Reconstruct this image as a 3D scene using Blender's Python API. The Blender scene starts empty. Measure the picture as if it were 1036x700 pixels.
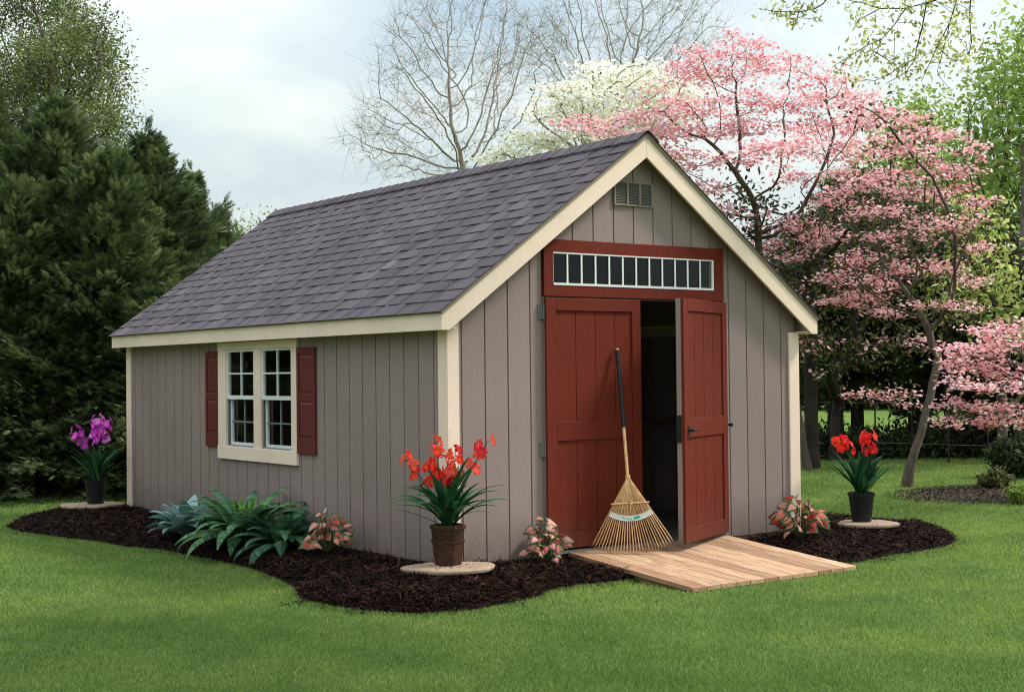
import bpy, math, random
import numpy as np
from mathutils import Vector, Matrix, noise as mn
random.seed(7); RNG = np.random.default_rng(11)
PI = math.pi
sc = bpy.context.scene
COL = sc.collection
GZ = -0.13                      # lawn level; the shed floor frame starts at z = 0
L_, E_, D_ = 6.12, 0.124, 0.115 # shed length, eave overhang, gable overhang
W_ = 3.66
Z0, Z1, ZP = 1.687, 1.814, 3.238
SL = (ZP - Z1) / (W_ / 2 + E_)  # roof slope
BACK = L_ + 0.105

# ---------------------------------------------------------------- camera
CAM = np.array([-5.651, -8.447, 1.3816])
YAW, PIT, ROL, FPX = math.radians(53.606), math.radians(1.0748), math.radians(-0.6226), 1435.8
_F = np.array([math.cos(YAW)*math.cos(PIT), math.sin(YAW)*math.cos(PIT), math.sin(PIT)])
_R0 = np.array([math.sin(YAW), -math.cos(YAW), 0.0]); _U0 = np.cross(_R0, _F)
_R = _R0*math.cos(ROL) + _U0*math.sin(ROL); _U = -_R0*math.sin(ROL) + _U0*math.cos(ROL)
cam = bpy.data.cameras.new('camera'); co = bpy.data.objects.new('camera', cam); COL.objects.link(co)
m = Matrix.Identity(4)
for i in range(3):
    m[i][0], m[i][1], m[i][2], m[i][3] = _R[i], _U[i], -_F[i], CAM[i]
co.matrix_world = m
cam.sensor_width = 36; cam.lens = FPX / 1036 * 36; cam.clip_end = 3000; cam.clip_start = 0.1
sc.camera = co

def at(u, v, dep):
    return CAM + (_F + _R*(u-518)/FPX - _U*(v-350)/FPX) * dep
def ground(u, v, z=GZ):
    d = _F + _R*(u-518)/FPX - _U*(v-350)/FPX
    return CAM + d * ((z - CAM[2]) / d[2])

# ---------------------------------------------------------------- object helpers
def link(o, parent=None):
    COL.objects.link(o)
    if parent: o.parent = parent
    return o
def tag(o, label=None, cat=None, group=None, kind=None):
    if label: o['label'] = label
    if cat: o['category'] = cat
    if group: o['group'] = group
    if kind: o['kind'] = kind
    return o
def thing(name, label, cat, loc=(0, 0, 0), rz=0, group=None):
    o = bpy.data.objects.new(name, None); link(o)
    o.empty_display_size = 0.1
    o.location = loc; o.rotation_euler = (0, 0, rz)
    return tag(o, label, cat, group)
def copy_tree(o, parent=None):
    c = o.copy(); COL.objects.link(c); c.parent = parent
    for ch in list(o.children): copy_tree(ch, c)
    return c

class MB:
    """collects vertices and faces; every face carries a random value and an optional own colour"""
    def __init__(s):
        s.v = []; s.f = []; s.r = []; s.c = []; s.n = 0; s.mi = []
        s.av = []; s.af = []      # numpy batches (verts, faces, rnd, col)
    def add(s, vs, fs, r=None, c=(1, 1, 1), mi=0):
        b = s.n
        if r is None: r = random.random()
        s.v.extend([tuple(p) for p in vs]); s.n += len(vs)
        for f in fs:
            s.f.append([i + b for i in f]); s.r.append(r); s.c.append(c); s.mi.append(mi)
    def box(s, a, b, r=None, c=(1, 1, 1), mi=0):
        x0, y0, z0 = [min(p, q) for p, q in zip(a, b)]; x1, y1, z1 = [max(p, q) for p, q in zip(a, b)]
        s.add([(x0,y0,z0),(x1,y0,z0),(x1,y1,z0),(x0,y1,z0),(x0,y0,z1),(x1,y0,z1),(x1,y1,z1),(x0,y1,z1)],
              [(0,3,2,1),(4,5,6,7),(0,1,5,4),(1,2,6,5),(2,3,7,6),(3,0,4,7)], r, c, mi)
    def prism(s, pts, vec, r=None, c=(1, 1, 1), mi=0):
        n = len(pts); vec = np.array(vec, float)
        P = [np.array(p, float) for p in pts]; Q = [p + vec for p in P]
        s.add(P + Q, [tuple(range(n)), tuple(range(2*n-1, n-1, -1))] + [(i, i+n, (i+1) % n + n, (i+1) % n) for i in range(n)], r, c, mi)
    def tube(s, pts, rad, k=6, r=None, c=(1, 1, 1), cap=True):
        pts = [np.array(p, float) for p in pts]
        n = len(pts)
        if not hasattr(rad, '__len__'): rad = [rad]*n
        t0 = pts[1]-pts[0]; t0 = t0/(np.linalg.norm(t0)+1e-12)
        a = np.cross(t0, [0, 0, 1]) if abs(t0[2]) < .9 else np.cross(t0, [1, 0, 0])
        a /= np.linalg.norm(a); V = []
        for i in range(n):
            t = pts[min(i+1, n-1)] - pts[max(i-1, 0)]; t = t/(np.linalg.norm(t)+1e-12)
            a = a - t*np.dot(a, t); a /= (np.linalg.norm(a)+1e-12); b = np.cross(t, a)
            for j in range(k):
                q = 2*PI*j/k; V.append(pts[i] + (a*math.cos(q)+b*math.sin(q))*rad[i])
        F = [(i*k+j, i*k+(j+1) % k, (i+1)*k+(j+1) % k, (i+1)*k+j) for i in range(n-1) for j in range(k)]
        if cap: F += [tuple(range(k-1, -1, -1)), tuple((n-1)*k+j for j in range(k))]
        s.add(V, F, r, c)
    def lathe(s, prof, k=24, org=(0, 0, 0), r=None, c=(1, 1, 1), rot=0):
        V = []; n = len(prof)
        for (rr, z) in prof:
            for j in range(k):
                q = 2*PI*j/k + rot; V.append((org[0]+rr*math.cos(q), org[1]+rr*math.sin(q), org[2]+z))
        F = [(i*k+j, i*k+(j+1) % k, (i+1)*k+(j+1) % k, (i+1)*k+j) for i in range(n-1) for j in range(k)]
        s.add(V, F, r, c)
    def batch(s, V, F, r, c=None):
        """V (m,3) F (n,k) r (n,) c (n,3)"""
        s.av.append(np.asarray(V, np.float32)); s.af.append((np.asarray(F, np.int64), np.asarray(r, np.float32), c))
    def build(s, name, mat, parent=None, smooth=False, bevel=0, mats=None, offset=None):
        vs = [np.array(s.v, np.float32).reshape(-1, 3)]; base = len(vs[0])
        li = []; ls = []; rr = [np.array(s.r, np.float32)]; cc = [np.array(s.c, np.float32).reshape(-1, 3)]
        for f in s.f: li.append(np.array(f)); ls.append(len(f))
        ls = [np.array(ls, np.int64)]
        for V, (F, r, c) in zip(s.av, s.af):
            vs.append(V); li.append((F + base).ravel()); ls.append(np.full(len(F), F.shape[1])); base += len(V)
            rr.append(r); cc.append(np.ones((len(F), 3), np.float32) if c is None else np.asarray(c, np.float32))
        V = np.concatenate(vs); LI = np.concatenate(li).astype(np.int32); LS = np.concatenate(ls)
        if offset is not None: V = V - np.array(offset, np.float32)
        me = bpy.data.meshes.new(name)
        me.vertices.add(len(V)); me.vertices.foreach_set('co', V.ravel())
        me.loops.add(len(LI)); me.loops.foreach_set('vertex_index', LI)
        me.polygons.add(len(LS)); st = np.concatenate([[0], np.cumsum(LS)[:-1]]).astype(np.int32)
        me.polygons.foreach_set('loop_start', st); me.polygons.foreach_set('loop_total', LS.astype(np.int32))
        me.polygons.foreach_set('use_smooth', np.full(len(LS), bool(smooth)))
        me.update(calc_edges=True)
        a = me.attributes.new('rnd', 'FLOAT', 'FACE'); a.data.foreach_set('value', np.concatenate(rr))
        C = np.concatenate(cc); C4 = np.concatenate([C, np.ones((len(C), 1), np.float32)], 1)
        a = me.attributes.new('own', 'FLOAT_COLOR', 'FACE'); a.data.foreach_set('color', C4.ravel().astype(np.float32))
        for mm in (mats or [mat]): me.materials.append(mm)
        if mats:
            mi = np.zeros(len(LS), np.int32); mi[:len(s.mi)] = s.mi; me.polygons.foreach_set('material_index', mi)
        me.validate(clean_customdata=False)
        o = bpy.data.objects.new(name, me); link(o, parent)
        if bevel:
            b = o.modifiers.new('bevel', 'BEVEL'); b.width = bevel; b.segments = 1; b.limit_method = 'ANGLE'; b.angle_limit = 0.6
        return o

# ---------------------------------------------------------------- materials
def new_mat(name):
    mt = bpy.data.materials.new(name); mt.use_nodes = True; nt = mt.node_tree; nt.nodes.clear()
    return mt, nt, nt.nodes, nt.links
def ramp(nt, fac, stops):
    n = nt.nodes.new('ShaderNodeValToRGB'); e = n.color_ramp.elements
    while len(e) < len(stops): e.new(0.5)
    for i, (p, c) in enumerate(stops):
        e[i].position = p; e[i].color = (*c, 1)
    nt.links.new(fac, n.inputs[0]); return n.outputs[0]
def noise_(nt, scale, detail=5, rough=.6, stretch=None, dim='3D'):
    tc = nt.nodes.new('ShaderNodeNewGeometry'); n = nt.nodes.new('ShaderNodeTexNoise')
    n.inputs['Scale'].default_value = scale; n.inputs['Detail'].default_value = detail; n.inputs['Roughness'].default_value = rough
    out = tc.outputs['Position']
    if stretch:
        mp = nt.nodes.new('ShaderNodeMapping'); mp.inputs['Scale'].default_value = stretch
        nt.links.new(out, mp.inputs[0]); out = mp.outputs[0]
    nt.links.new(out, n.inputs['Vector']); return n.outputs['Fac']
def attr(nt, name, color=False):
    n = nt.nodes.new('ShaderNodeAttribute'); n.attribute_name = name
    return n.outputs['Color'] if color else n.outputs['Fac']
def math_(nt, op, a, b):
    n = nt.nodes.new('ShaderNodeMath'); n.operation = op
    for i, q in enumerate((a, b)):
        if isinstance(q, (int, float)): n.inputs[i].default_value = q
        else: nt.links.new(q, n.inputs[i])
    return n.outputs[0]
def mixc(nt, fac, a, b, mode='MIX'):
    n = nt.nodes.new('ShaderNodeMix'); n.data_type = 'RGBA'; n.blend_type = mode
    for i, q in ((0, fac), (6, a), (7, b)):
        if isinstance(q, (int, float)): n.inputs[i].default_value = q
        elif isinstance(q, tuple): n.inputs[i].default_value = (*q, 1)
        else: nt.links.new(q, n.inputs[i])
    return n.outputs[2]
def bump_(nt, h, strength, dist=0.01):
    b = nt.nodes.new('ShaderNodeBump'); b.inputs['Strength'].default_value = strength; b.inputs['Distance'].default_value = dist
    nt.links.new(h, b.inputs['Height']); return b.outputs[0]
def principled(nt, col, rough=.7, normal=None, metal=0, spec=.5):
    p = nt.nodes.new('ShaderNodeBsdfPrincipled'); o = nt.nodes.new('ShaderNodeOutputMaterial')
    if isinstance(col, tuple): p.inputs['Base Color'].default_value = (*col, 1)
    else: nt.links.new(col, p.inputs['Base Color'])
    if isinstance(rough, (int, float)): p.inputs['Roughness'].default_value = rough
    else: nt.links.new(rough, p.inputs['Roughness'])
    p.inputs['Metallic'].default_value = metal; p.inputs['Specular IOR Level'].default_value = spec
    if normal: nt.links.new(normal, p.inputs['Normal'])
    nt.links.new(p.outputs[0], o.inputs[0]); return p
def scl(c, k): return tuple(min(1, x*k) for x in c)

def paint(name, col, grain=(30, 30, 2.5), rough=.6, var=.1, bumps=.35, dirt=None, spec=.3):
    mt, nt, N, Lk = new_mat(name)
    n1 = noise_(nt, 6, 6, .65, grain); n2 = noise_(nt, 1.3, 5, .6)
    c = ramp(nt, n1, [(.3, scl(col, 1-var)), (.7, scl(col, 1+var))])
    c = mixc(nt, ramp(nt, n2, [(.42, (0, 0, 0)), (.72, (.34, .34, .34))]), c, scl(col, .66))
    r = attr(nt, 'rnd'); c = mixc(nt, math_(nt, 'MULTIPLY', r, .34), c, scl(col, .76))
    if dirt:
        g = nt.nodes.new('ShaderNodeNewGeometry'); sx = nt.nodes.new('ShaderNodeSeparateXYZ'); Lk.new(g.outputs['Position'], sx.inputs[0])
        mr = nt.nodes.new('ShaderNodeMapRange'); mr.inputs[1].default_value = .0; mr.inputs[2].default_value = .36; mr.inputs[3].default_value = 1; mr.inputs[4].default_value = 0
        Lk.new(sx.outputs[2], mr.inputs[0])
        n3 = noise_(nt, 9, 5, .7, (1, 1, .6))
        c = mixc(nt, math_(nt, 'MULTIPLY', math_(nt, 'MULTIPLY', mr.outputs[0], n3), 1.15), c, dirt)
    principled(nt, c, rough, bump_(nt, noise_(nt, 9, 7, .7, grain), bumps, .004), spec=spec)
    return mt
M = {}
M['taupe'] = paint('taupe_paint', (.292, .220, .208), dirt=(.12, .09, .07))
M['cream'] = paint('cream_paint', (.90, .71, .59), (6, 6, 6), .5, .05, .15)
M['red'] = paint('red_paint', (.148, .0205, .0105), (30, 30, 2.5), .66, .20, .5, spec=.15, dirt=(.10, .04, .025))
M['maroon'] = paint('maroon_vinyl', (.135, .026, .024), (20, 20, 20), .45, .06, .2)
M['white'] = paint('white_vinyl', (.78, .80, .80), (4, 4, 4), .35, .02, .02)
M['screen'] = paint('window_grey', (.20, .23, .24), (4, 4, 4), .5, .03, .02)
M['black'] = paint('black_metal', (.012, .012, .013), (8, 8, 8), .4, .1, .1)
M['hinge'] = paint('hinge_metal', (.19, .18, .17), (8, 8, 8), .45, .1, .1)
M['drip'] = paint('drip_edge_metal', (.30, .245, .17), (8, 8, 8), .5, .05, .05)
M['wood_in'] = paint('bare_framing_wood', (.20, .135, .08), (12, 12, 2), .85, .2, .3)
M['ply'] = paint('plywood_floor', (.14, .12, .10), (4, 12, 4), .85, .2, .3)
M['grip'] = paint('black_grip', (.014, .015, .018), (8, 8, 8), .45, .1, .1)
M['nursery'] = paint('black_plastic_pot', (.010, .010, .012), (4, 4, 4), .38, .1, .1)

def shingle_mat():
    mt, nt, N, Lk = new_mat('asphalt_shingle')
    r = attr(nt, 'rnd')
    c = ramp(nt, r, [(0, (.070, .056, .069)), (.3, (.090, .072, .088)), (.6, (.102, .083, .099)), (.85, (.115, .095, .111)), (1, (.134, .113, .128))])
    g = noise_(nt, 260, 3, .8); c = mixc(nt, 1.0, c, ramp(nt, g, [(.3, (.55, .55, .55)), (.7, (1.45, 1.45, 1.45))]), 'MULTIPLY')
    b = noise_(nt, 1.1, 4, .6); c = mixc(nt, 1.0, c, ramp(nt, b, [(.3, (.84, .84, .84)), (.7, (1.14, 1.14, 1.14))]), 'MULTIPLY')
    principled(nt, c, .93, bump_(nt, g, .6, .004), spec=.25); return mt
M['shingle'] = shingle_mat()

def deckwood(name, cols, stretch, scale=3, rough=.75):
    mt, nt, N, Lk = new_mat(name)
    n = noise_(nt, scale, 7, .65, stretch); c = ramp(nt, n, [(.25, cols[0]), (.45, cols[1]), (.62, cols[2]), (.8, cols[1])])
    r = attr(nt, 'rnd'); c = mixc(nt, 1.0, c, ramp(nt, r, [(0, (.66, .58, .52)), (.5, (1, 1, 1)), (1, (1.22, 1.20, 1.15))]), 'MULTIPLY')
    k = noise_(nt, 7, 3, .5, (1, .5, 1)); c = mixc(nt, ramp(nt, k, [(.69, (0, 0, 0)), (.76, (.6, .6, .6))]), c, (.13, .06, .03))
    principled(nt, c, rough, bump_(nt, n, .3, .003), spec=.3); return mt
M['deck'] = deckwood('pine_decking', [(.19, .095, .052), (.37, .22, .135), (.52, .35, .235)], (16, .9, 16), 3.2)
M['bamboo'] = deckwood('bamboo', [(.40, .21, .09), (.56, .33, .15), (.68, .45, .24)], (10, 10, 3), 5, .5)
M['potwood'] = deckwood('stained_wood', [(.010, .004, .003), (.034, .012, .006), (.070, .027, .012)], (8, 8, 30), 3, .55)

def leafmat(name, stops, trans=.35, rough=.5, own=False, spec=.25, tint=None, noise_amt=.25):
    mt, nt, N, Lk = new_mat(name)
    r = attr(nt, 'rnd')
    c = attr(nt, 'own', True) if own else ramp(nt, r, stops)
    if own: c = mixc(nt, 1.0, c, ramp(nt, r, [(0, (.75, .75, .75)), (1, (1.2, 1.2, 1.2))]), 'MULTIPLY')
    if noise_amt:
        c = mixc(nt, 1.0, c, ramp(nt, noise_(nt, tint or 1.5, 3, .5), [(.3, (1-noise_amt,)*3), (.7, (1+noise_amt,)*3)]), 'MULTIPLY')
    p = nt.nodes.new('ShaderNodeBsdfPrincipled'); Lk.new(c, p.inputs['Base Color']); p.inputs['Roughness'].default_value = rough
    p.inputs['Specular IOR Level'].default_value = spec
    t = nt.nodes.new('ShaderNodeBsdfTranslucent'); Lk.new(c, t.inputs[0])
    mx = nt.nodes.new('ShaderNodeMixShader'); mx.inputs[0].default_value = trans
    Lk.new(p.outputs[0], mx.inputs[1]); Lk.new(t.outputs[0], mx.inputs[2])
    o = nt.nodes.new('ShaderNodeOutputMaterial'); Lk.new(mx.outputs[0], o.inputs[0]); return mt
M['own'] = leafmat('petal_and_leaf', None, .3, .6, True, spec=.12, noise_amt=0)
M['pink'] = leafmat('pink_dogwood_bracts', [(0, (.68, .24, .29)), (.4, (.82, .41, .45)), (.75, (.88, .57, .60)), (1, (.93, .77, .76))], .5, .6, noise_amt=.1)
M['whitebloom'] = leafmat('white_dogwood_bracts', [(0, (.76, .74, .56)), (.4, (.90, .88, .76)), (1, (.96, .95, .90))], .4, .6, noise_amt=.08)
M['dogleaf'] = leafmat('dogwood_leaf', [(0, (.045, .055, .018)), (.6, (.10, .115, .035)), (1, (.17, .17, .06))], .35)
M['spring'] = leafmat('spring_leaf', [(0, (.15, .25, .045)), (.5, (.27, .39, .085)), (1, (.43, .52, .17))], .55)
M['pale'] = leafmat('young_pale_leaf', [(0, (.34, .38, .08)), (.5, (.50, .54, .16)), (1, (.64, .64, .30))], .62)
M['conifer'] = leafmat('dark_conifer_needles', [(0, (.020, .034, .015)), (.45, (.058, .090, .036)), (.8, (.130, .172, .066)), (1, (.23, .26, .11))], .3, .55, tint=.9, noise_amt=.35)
M['olive'] = leafmat('olive_young_leaf', [(0, (.07, .095, .035)), (.5, (.14, .17, .06)), (1, (.26, .28, .11))], .45)
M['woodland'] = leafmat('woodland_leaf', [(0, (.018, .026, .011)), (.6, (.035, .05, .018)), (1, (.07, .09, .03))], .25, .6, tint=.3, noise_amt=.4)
def bark(name, a, b):
    mt, nt, N, Lk = new_mat(name); n = noise_(nt, 9, 7, .7, (1, 1, .35))
    principled(nt, ramp(nt, n, [(.3, a), (.7, b)]), .9, bump_(nt, n, .9, .02), spec=.2); return mt
M['bark'] = bark('grey_brown_bark', (.045, .034, .026), (.15, .12, .095))
M['darkbark'] = bark('dark_bark', (.018, .014, .011), (.06, .047, .037))
M['greybark'] = bark('bare_tree_bark', (.19, .165, .13), (.38, .335, .27))

def glass_mat(name, refl=.05, tr=.5):
    mt, nt, N, Lk = new_mat(name)
    g = nt.nodes.new('ShaderNodeBsdfGlossy'); g.inputs['Roughness'].default_value = .03; g.inputs[0].default_value = (.95, .97, 1, 1)
    t = nt.nodes.new('ShaderNodeBsdfTransparent'); t.inputs[0].default_value = (tr, tr, tr, 1)
    f = nt.nodes.new('ShaderNodeLayerWeight'); f.inputs[0].default_value = .5
    fr = math_(nt, 'ADD', math_(nt, 'MULTIPLY', math_(nt, 'POWER', f.outputs['Facing'], 5), .9), refl)
    nn = bump_(nt, noise_(nt, 2.2, 2, .4), .10, .02); Lk.new(nn, g.inputs['Normal'])
    mx = nt.nodes.new('ShaderNodeMixShader'); Lk.new(fr, mx.inputs[0]); Lk.new(t.outputs[0], mx.inputs[1]); Lk.new(g.outputs[0], mx.inputs[2])
    o = nt.nodes.new('ShaderNodeOutputMaterial'); Lk.new(mx.outputs[0], o.inputs[0]); return mt
M['glass'] = glass_mat('window_glass', .06, tr=.88)
M['darkglass'] = glass_mat('transom_glass', .030, tr=.5)
M['flag'] = None
def stone_mat():
    mt, nt, N, Lk = new_mat('flagstone'); n = noise_(nt, 14, 7, .65); n2 = noise_(nt, 3, 3, .5)
    c = ramp(nt, n, [(.3, (.23, .15, .105)), (.7, (.38, .265, .19))]); c = mixc(nt, math_(nt, 'MULTIPLY', n2, .4), c, (.50, .36, .27))
    principled(nt, c, .85, bump_(nt, n, .6, .01), spec=.3); return mt
M['flag'] = stone_mat()
def lawn_mat():
    mt, nt, N, Lk = new_mat('lawn_ground'); a = noise_(nt, .35, 5, .6); b = noise_(nt, 9, 6, .7); d = noise_(nt, 60, 4, .8)
    c = ramp(nt, a, [(.3, (.085, .145, .032)), (.7, (.135, .20, .046))])
    c = mixc(nt, 1.0, c, ramp(nt, b, [(.3, (.75, .78, .7)), (.7, (1.25, 1.2, 1.2))]), 'MULTIPLY')
    c = mixc(nt, 1.0, c, ramp(nt, d, [(.3, (.6, .6, .6)), (.7, (1.35, 1.35, 1.3))]), 'MULTIPLY')
    principled(nt, c, .95, bump_(nt, d, .8, .03), spec=.1); return mt
M['lawn'] = lawn_mat()
def grass_mat():
    mt, nt, N, Lk = new_mat('grass_blade'); r = attr(nt, 'rnd'); a = noise_(nt, .62, 4, .6); s_ = noise_(nt, 2.6, 4, .6, (1, 1, 1))
    c = ramp(nt, r, [(0, (.125, .215, .052)), (.5, (.230, .345, .095)), (.88, (.33, .43, .14)), (1, (.52, .50, .27))])
    c = mixc(nt, 1.0, c, ramp(nt, a, [(.32, (.78, .88, .82)), (.5, (1, 1, 1)), (.68, (1.26, 1.12, 1.05))]), 'MULTIPLY')  # sunlit yellow-green patches put into the blade colour by broad noise
    c = mixc(nt, 1.0, c, ramp(nt, s_, [(.3, (.86, .9, .85)), (.7, (1.15, 1.1, 1.1))]), 'MULTIPLY')
    p = nt.nodes.new('ShaderNodeBsdfPrincipled'); Lk.new(c, p.inputs['Base Color']); p.inputs['Roughness'].default_value = .6; p.inputs['Specular IOR Level'].default_value = .2
    t = nt.nodes.new('ShaderNodeBsdfTranslucent'); Lk.new(c, t.inputs[0]); mx = nt.nodes.new('ShaderNodeMixShader'); mx.inputs[0].default_value = .35
    Lk.new(p.outputs[0], mx.inputs[1]); Lk.new(t.outputs[0], mx.inputs[2]); o = nt.nodes.new('ShaderNodeOutputMaterial'); Lk.new(mx.outputs[0], o.inputs[0]); return mt
M['grass'] = grass_mat()
def mulch_mat(name, stops):
    mt, nt, N, Lk = new_mat(name); r = attr(nt, 'rnd'); c = ramp(nt, r, stops)
    n = noise_(nt, 40, 4, .7); c = mixc(nt, 1.0, c, ramp(nt, n, [(.3, (.6, .6, .6)), (.7, (1.4, 1.4, 1.4))]), 'MULTIPLY')
    principled(nt, c, .9, bump_(nt, n, .8, .01), spec=.12); return mt
M['mulch'] = mulch_mat('shredded_bark_mulch', [(0, (.006, .003, .0022)), (.5, (.017, .007, .005)), (.85, (.038, .015, .010)), (1, (.08, .038, .026))])
M['soil'] = mulch_mat('garden_soil', [(0, (.03, .023, .018)), (.6, (.075, .058, .045)), (1, (.14, .11, .085))])

# ---------------------------------------------------------------- world and sun
SUN_EL, SUN_AZ = math.radians(47), math.radians(-27)      # direction towards the sun: azimuth measured from +X
w = bpy.data.worlds.new('World'); sc.world = w; w.use_nodes = True
nt = w.node_tree; nt.nodes.clear(); Lk = nt.links
sky = nt.nodes.new('ShaderNodeTexSky'); sky.sky_type = 'NISHITA'; sky.sun_disc = False
sky.sun_elevation = SUN_EL; sky.sun_rotation = PI/2 - SUN_AZ; sky.air_density = 1.0; sky.dust_density = 1.5
tc = nt.nodes.new('ShaderNodeTexCoord'); sp = nt.nodes.new('ShaderNodeSeparateXYZ'); Lk.new(tc.outputs['Generated'], sp.inputs[0])
zc = math_(nt, 'MAXIMUM', sp.outputs[2], 0.0)
den = math_(nt, 'ADD', zc, .22)
cmb = nt.nodes.new('ShaderNodeCombineXYZ'); Lk.new(math_(nt, 'DIVIDE', sp.outputs[0], den), cmb.inputs[0]); Lk.new(math_(nt, 'DIVIDE', sp.outputs[1], den), cmb.inputs[1])
def wn(scale, det, rough, dist=0, off=0.0):
    n = nt.nodes.new('ShaderNodeTexNoise'); n.inputs['Scale'].default_value = scale; n.inputs['Detail'].default_value = det
    n.inputs['Roughness'].default_value = rough; n.inputs['Distortion'].default_value = dist
    mp = nt.nodes.new('ShaderNodeMapping'); mp.inputs['Location'].default_value = (off, off*.7, 0); Lk.new(cmb.outputs[0], mp.inputs[0])
    Lk.new(mp.outputs[0], n.inputs['Vector']); return n.outputs['Fac']
mask = ramp(nt, wn(.95, 6, .55, .3, 3.1), [(.36, (.22,)*3), (.56, (1,)*3)])
cloudc = ramp(nt, wn(1.9, 6, .55, .2, 7.7), [(.30, (.72, .83, .83)), (.50, (.83, .905, .89)), (.70, (.94, .97, .95))])
skym = mixc(nt, 1.0, sky.outputs[0], (.115, .115, .115), 'MULTIPLY')
bluem = mixc(nt, .55, skym, (.50, .68, .80))
base = mixc(nt, mask, bluem, cloudc)
zf = math_(nt, 'ADD', math_(nt, 'MULTIPLY', math_(nt, 'POWER', zc, 1.3), 1.8), .90)
cz = nt.nodes.new('ShaderNodeCombineXYZ')
for i in range(3): Lk.new(zf, cz.inputs[i])
base = mixc(nt, 1.0, base, cz.outputs[0], 'MULTIPLY')
bg = nt.nodes.new('ShaderNodeBackground'); Lk.new(base, bg.inputs[0]); bg.inputs[1].default_value = 1.0
wo = nt.nodes.new('ShaderNodeOutputWorld'); Lk.new(bg.outputs[0], wo.inputs[0])
sun = bpy.data.lights.new('sun', 'SUN'); sun.energy = 4.4; sun.angle = math.radians(10); sun.color = (1, .94, .85)
so = bpy.data.objects.new('sun', sun); link(so)
sd = Vector((math.cos(SUN_EL)*math.cos(SUN_AZ), math.cos(SUN_EL)*math.sin(SUN_AZ), math.sin(SUN_EL)))
so.rotation_euler = (-sd).to_track_quat('-Z', 'Y').to_euler(); so.location = sd*30
vs = sc.view_settings; vs.view_transform = 'Standard'; vs.look = 'None'; vs.exposure = 0; vs.gamma = 1; vs.use_curve_mapping = False
sc.cycles.max_bounces = 6; sc.cycles.transparent_max_bounces = 8; sc.cycles.use_denoising = True; sc.cycles.filter_width = 1.1; sc.cycles.denoising_prefilter = 'NONE'

# ================================================================ THE SHED
shed = thing('garden_shed', 'taupe grooved-wood garden shed with cream trim, grey shingle roof and red double doors', 'shed')
def roof_z(x): return ZP - SL*abs(x - W_/2)
# --- side walls
def grooves(start, step, end):
    g = []; q = start
    while q < end: g.append(q); q += step
    return g
def side_wall(x_out, x_in, name, holes):
    mb = MB(); ys = [0.02] + grooves(.203, .2045, L_-.04) + [L_-.02]
    gw = .0062; top = Z0+.02; sgn = 1 if x_in > x_out else -1
    for a, b in zip(ys[:-1], ys[1:]):
        segs = [(0, top)]
        for (h0, h1, hz0, hz1) in holes:
            if a < h1 and b > h0:
                if a < h0 - .01 and b > h0 + .01:       # split plank at the opening
                    mb.box((x_out, a+gw, 0), (x_out+sgn*.012, h0, top)); a = h0 - gw
                if b > h1 + .01 and a < h1 - .01:
                    mb.box((x_out, h1, 0), (x_out+sgn*.012, b-gw, top)); b = h1 + gw
                segs = [(0, hz0), (hz1, top)]
        for (z0, z1) in segs:
            if z1 - z0 > .01: mb.box((x_out, a+gw, z0), (x_out+sgn*.012, b-gw, z1))
    ye = [(0.02, L_-.02, 0, top)]
    if holes:
        h0, h1, hz0, hz1 = holes[0]
        ye = [(0.02, h0, 0, top), (h1, L_-.02, 0, top), (h0, h1, 0, hz0), (h0, h1, hz1, top)]
    for (a, b, c, d) in ye: mb.box((x_out+sgn*.0105, a, c), (x_out+sgn*.05, b, d), r=.5)
    return mb.build(name, M['taupe'], shed)
WH = (2.36, 3.69, .72, 1.63)
side_wall(.015, 1, 'side_wall', [WH])
side_wall(W_-.015, 1, 'side_wall', []) if False else None
mb = MB(); mb.box((W_-.05, .02, 0), (W_-.015, L_-.02, Z0+.02)); mb.build('side_wall', M['taupe'], shed)
# --- front gable wall
def clip_top(xa, xb, z0, lim):
    """polygon of a plank between xa and xb from z0 up to the roof line"""
    pts = [(xa, z0), (xb, z0), (xb, lim(xb))]
    if xa < W_/2 < xb: pts.append((W_/2, lim(W_/2)))
    pts.append((xa, lim(xa))); return pts
lim = lambda x: roof_z(x) - .03
DX0, DX1, DT = .865, 2.765, 2.385
mb = MB(); xs = [.02] + grooves(.131, .208, W_-.05) + [W_-.02]
VX0, VX1, VZ0, VZ1 = 1.594, 1.985, 2.695, 2.865
for a, b in zip(xs[:-1], xs[1:]):
    a += .0062; b -= .0062
    parts = []
    if b < DX0 or a > DX1: parts = [(a, b, 0)]
    elif a < DX0 < b: parts = [(a, DX0, 0), (DX0, b, DT)]
    elif a < DX1 < b: parts = [(a, DX1, DT), (DX1, b, 0)]
    else: parts = [(a, b, DT)]
    for (p, q, z0) in parts:
        if q-p < .004: continue
        poly = clip_top(p, q, z0, lim)
        mb.prism([(x, .015, z) for x, z in poly], (0, .012, 0))
for (p, q, z0) in [(.02, DX0, 0), (DX0, DX1, DT), (DX1, W_-.02, 0)]:
    mb.prism([(x, .0255, z) for x, z in clip_top(p, q, z0, lim)], (0, .04, 0), r=.5)
mb.build('gable_wall', M['taupe'], shed)
mb = MB(); mb.prism([(x, L_-.055, z) for x, z in clip_top(.02, W_-.02, 0, lim)], (0, .04, 0)); mb.build('gable_wall', M['taupe'], shed)
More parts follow.
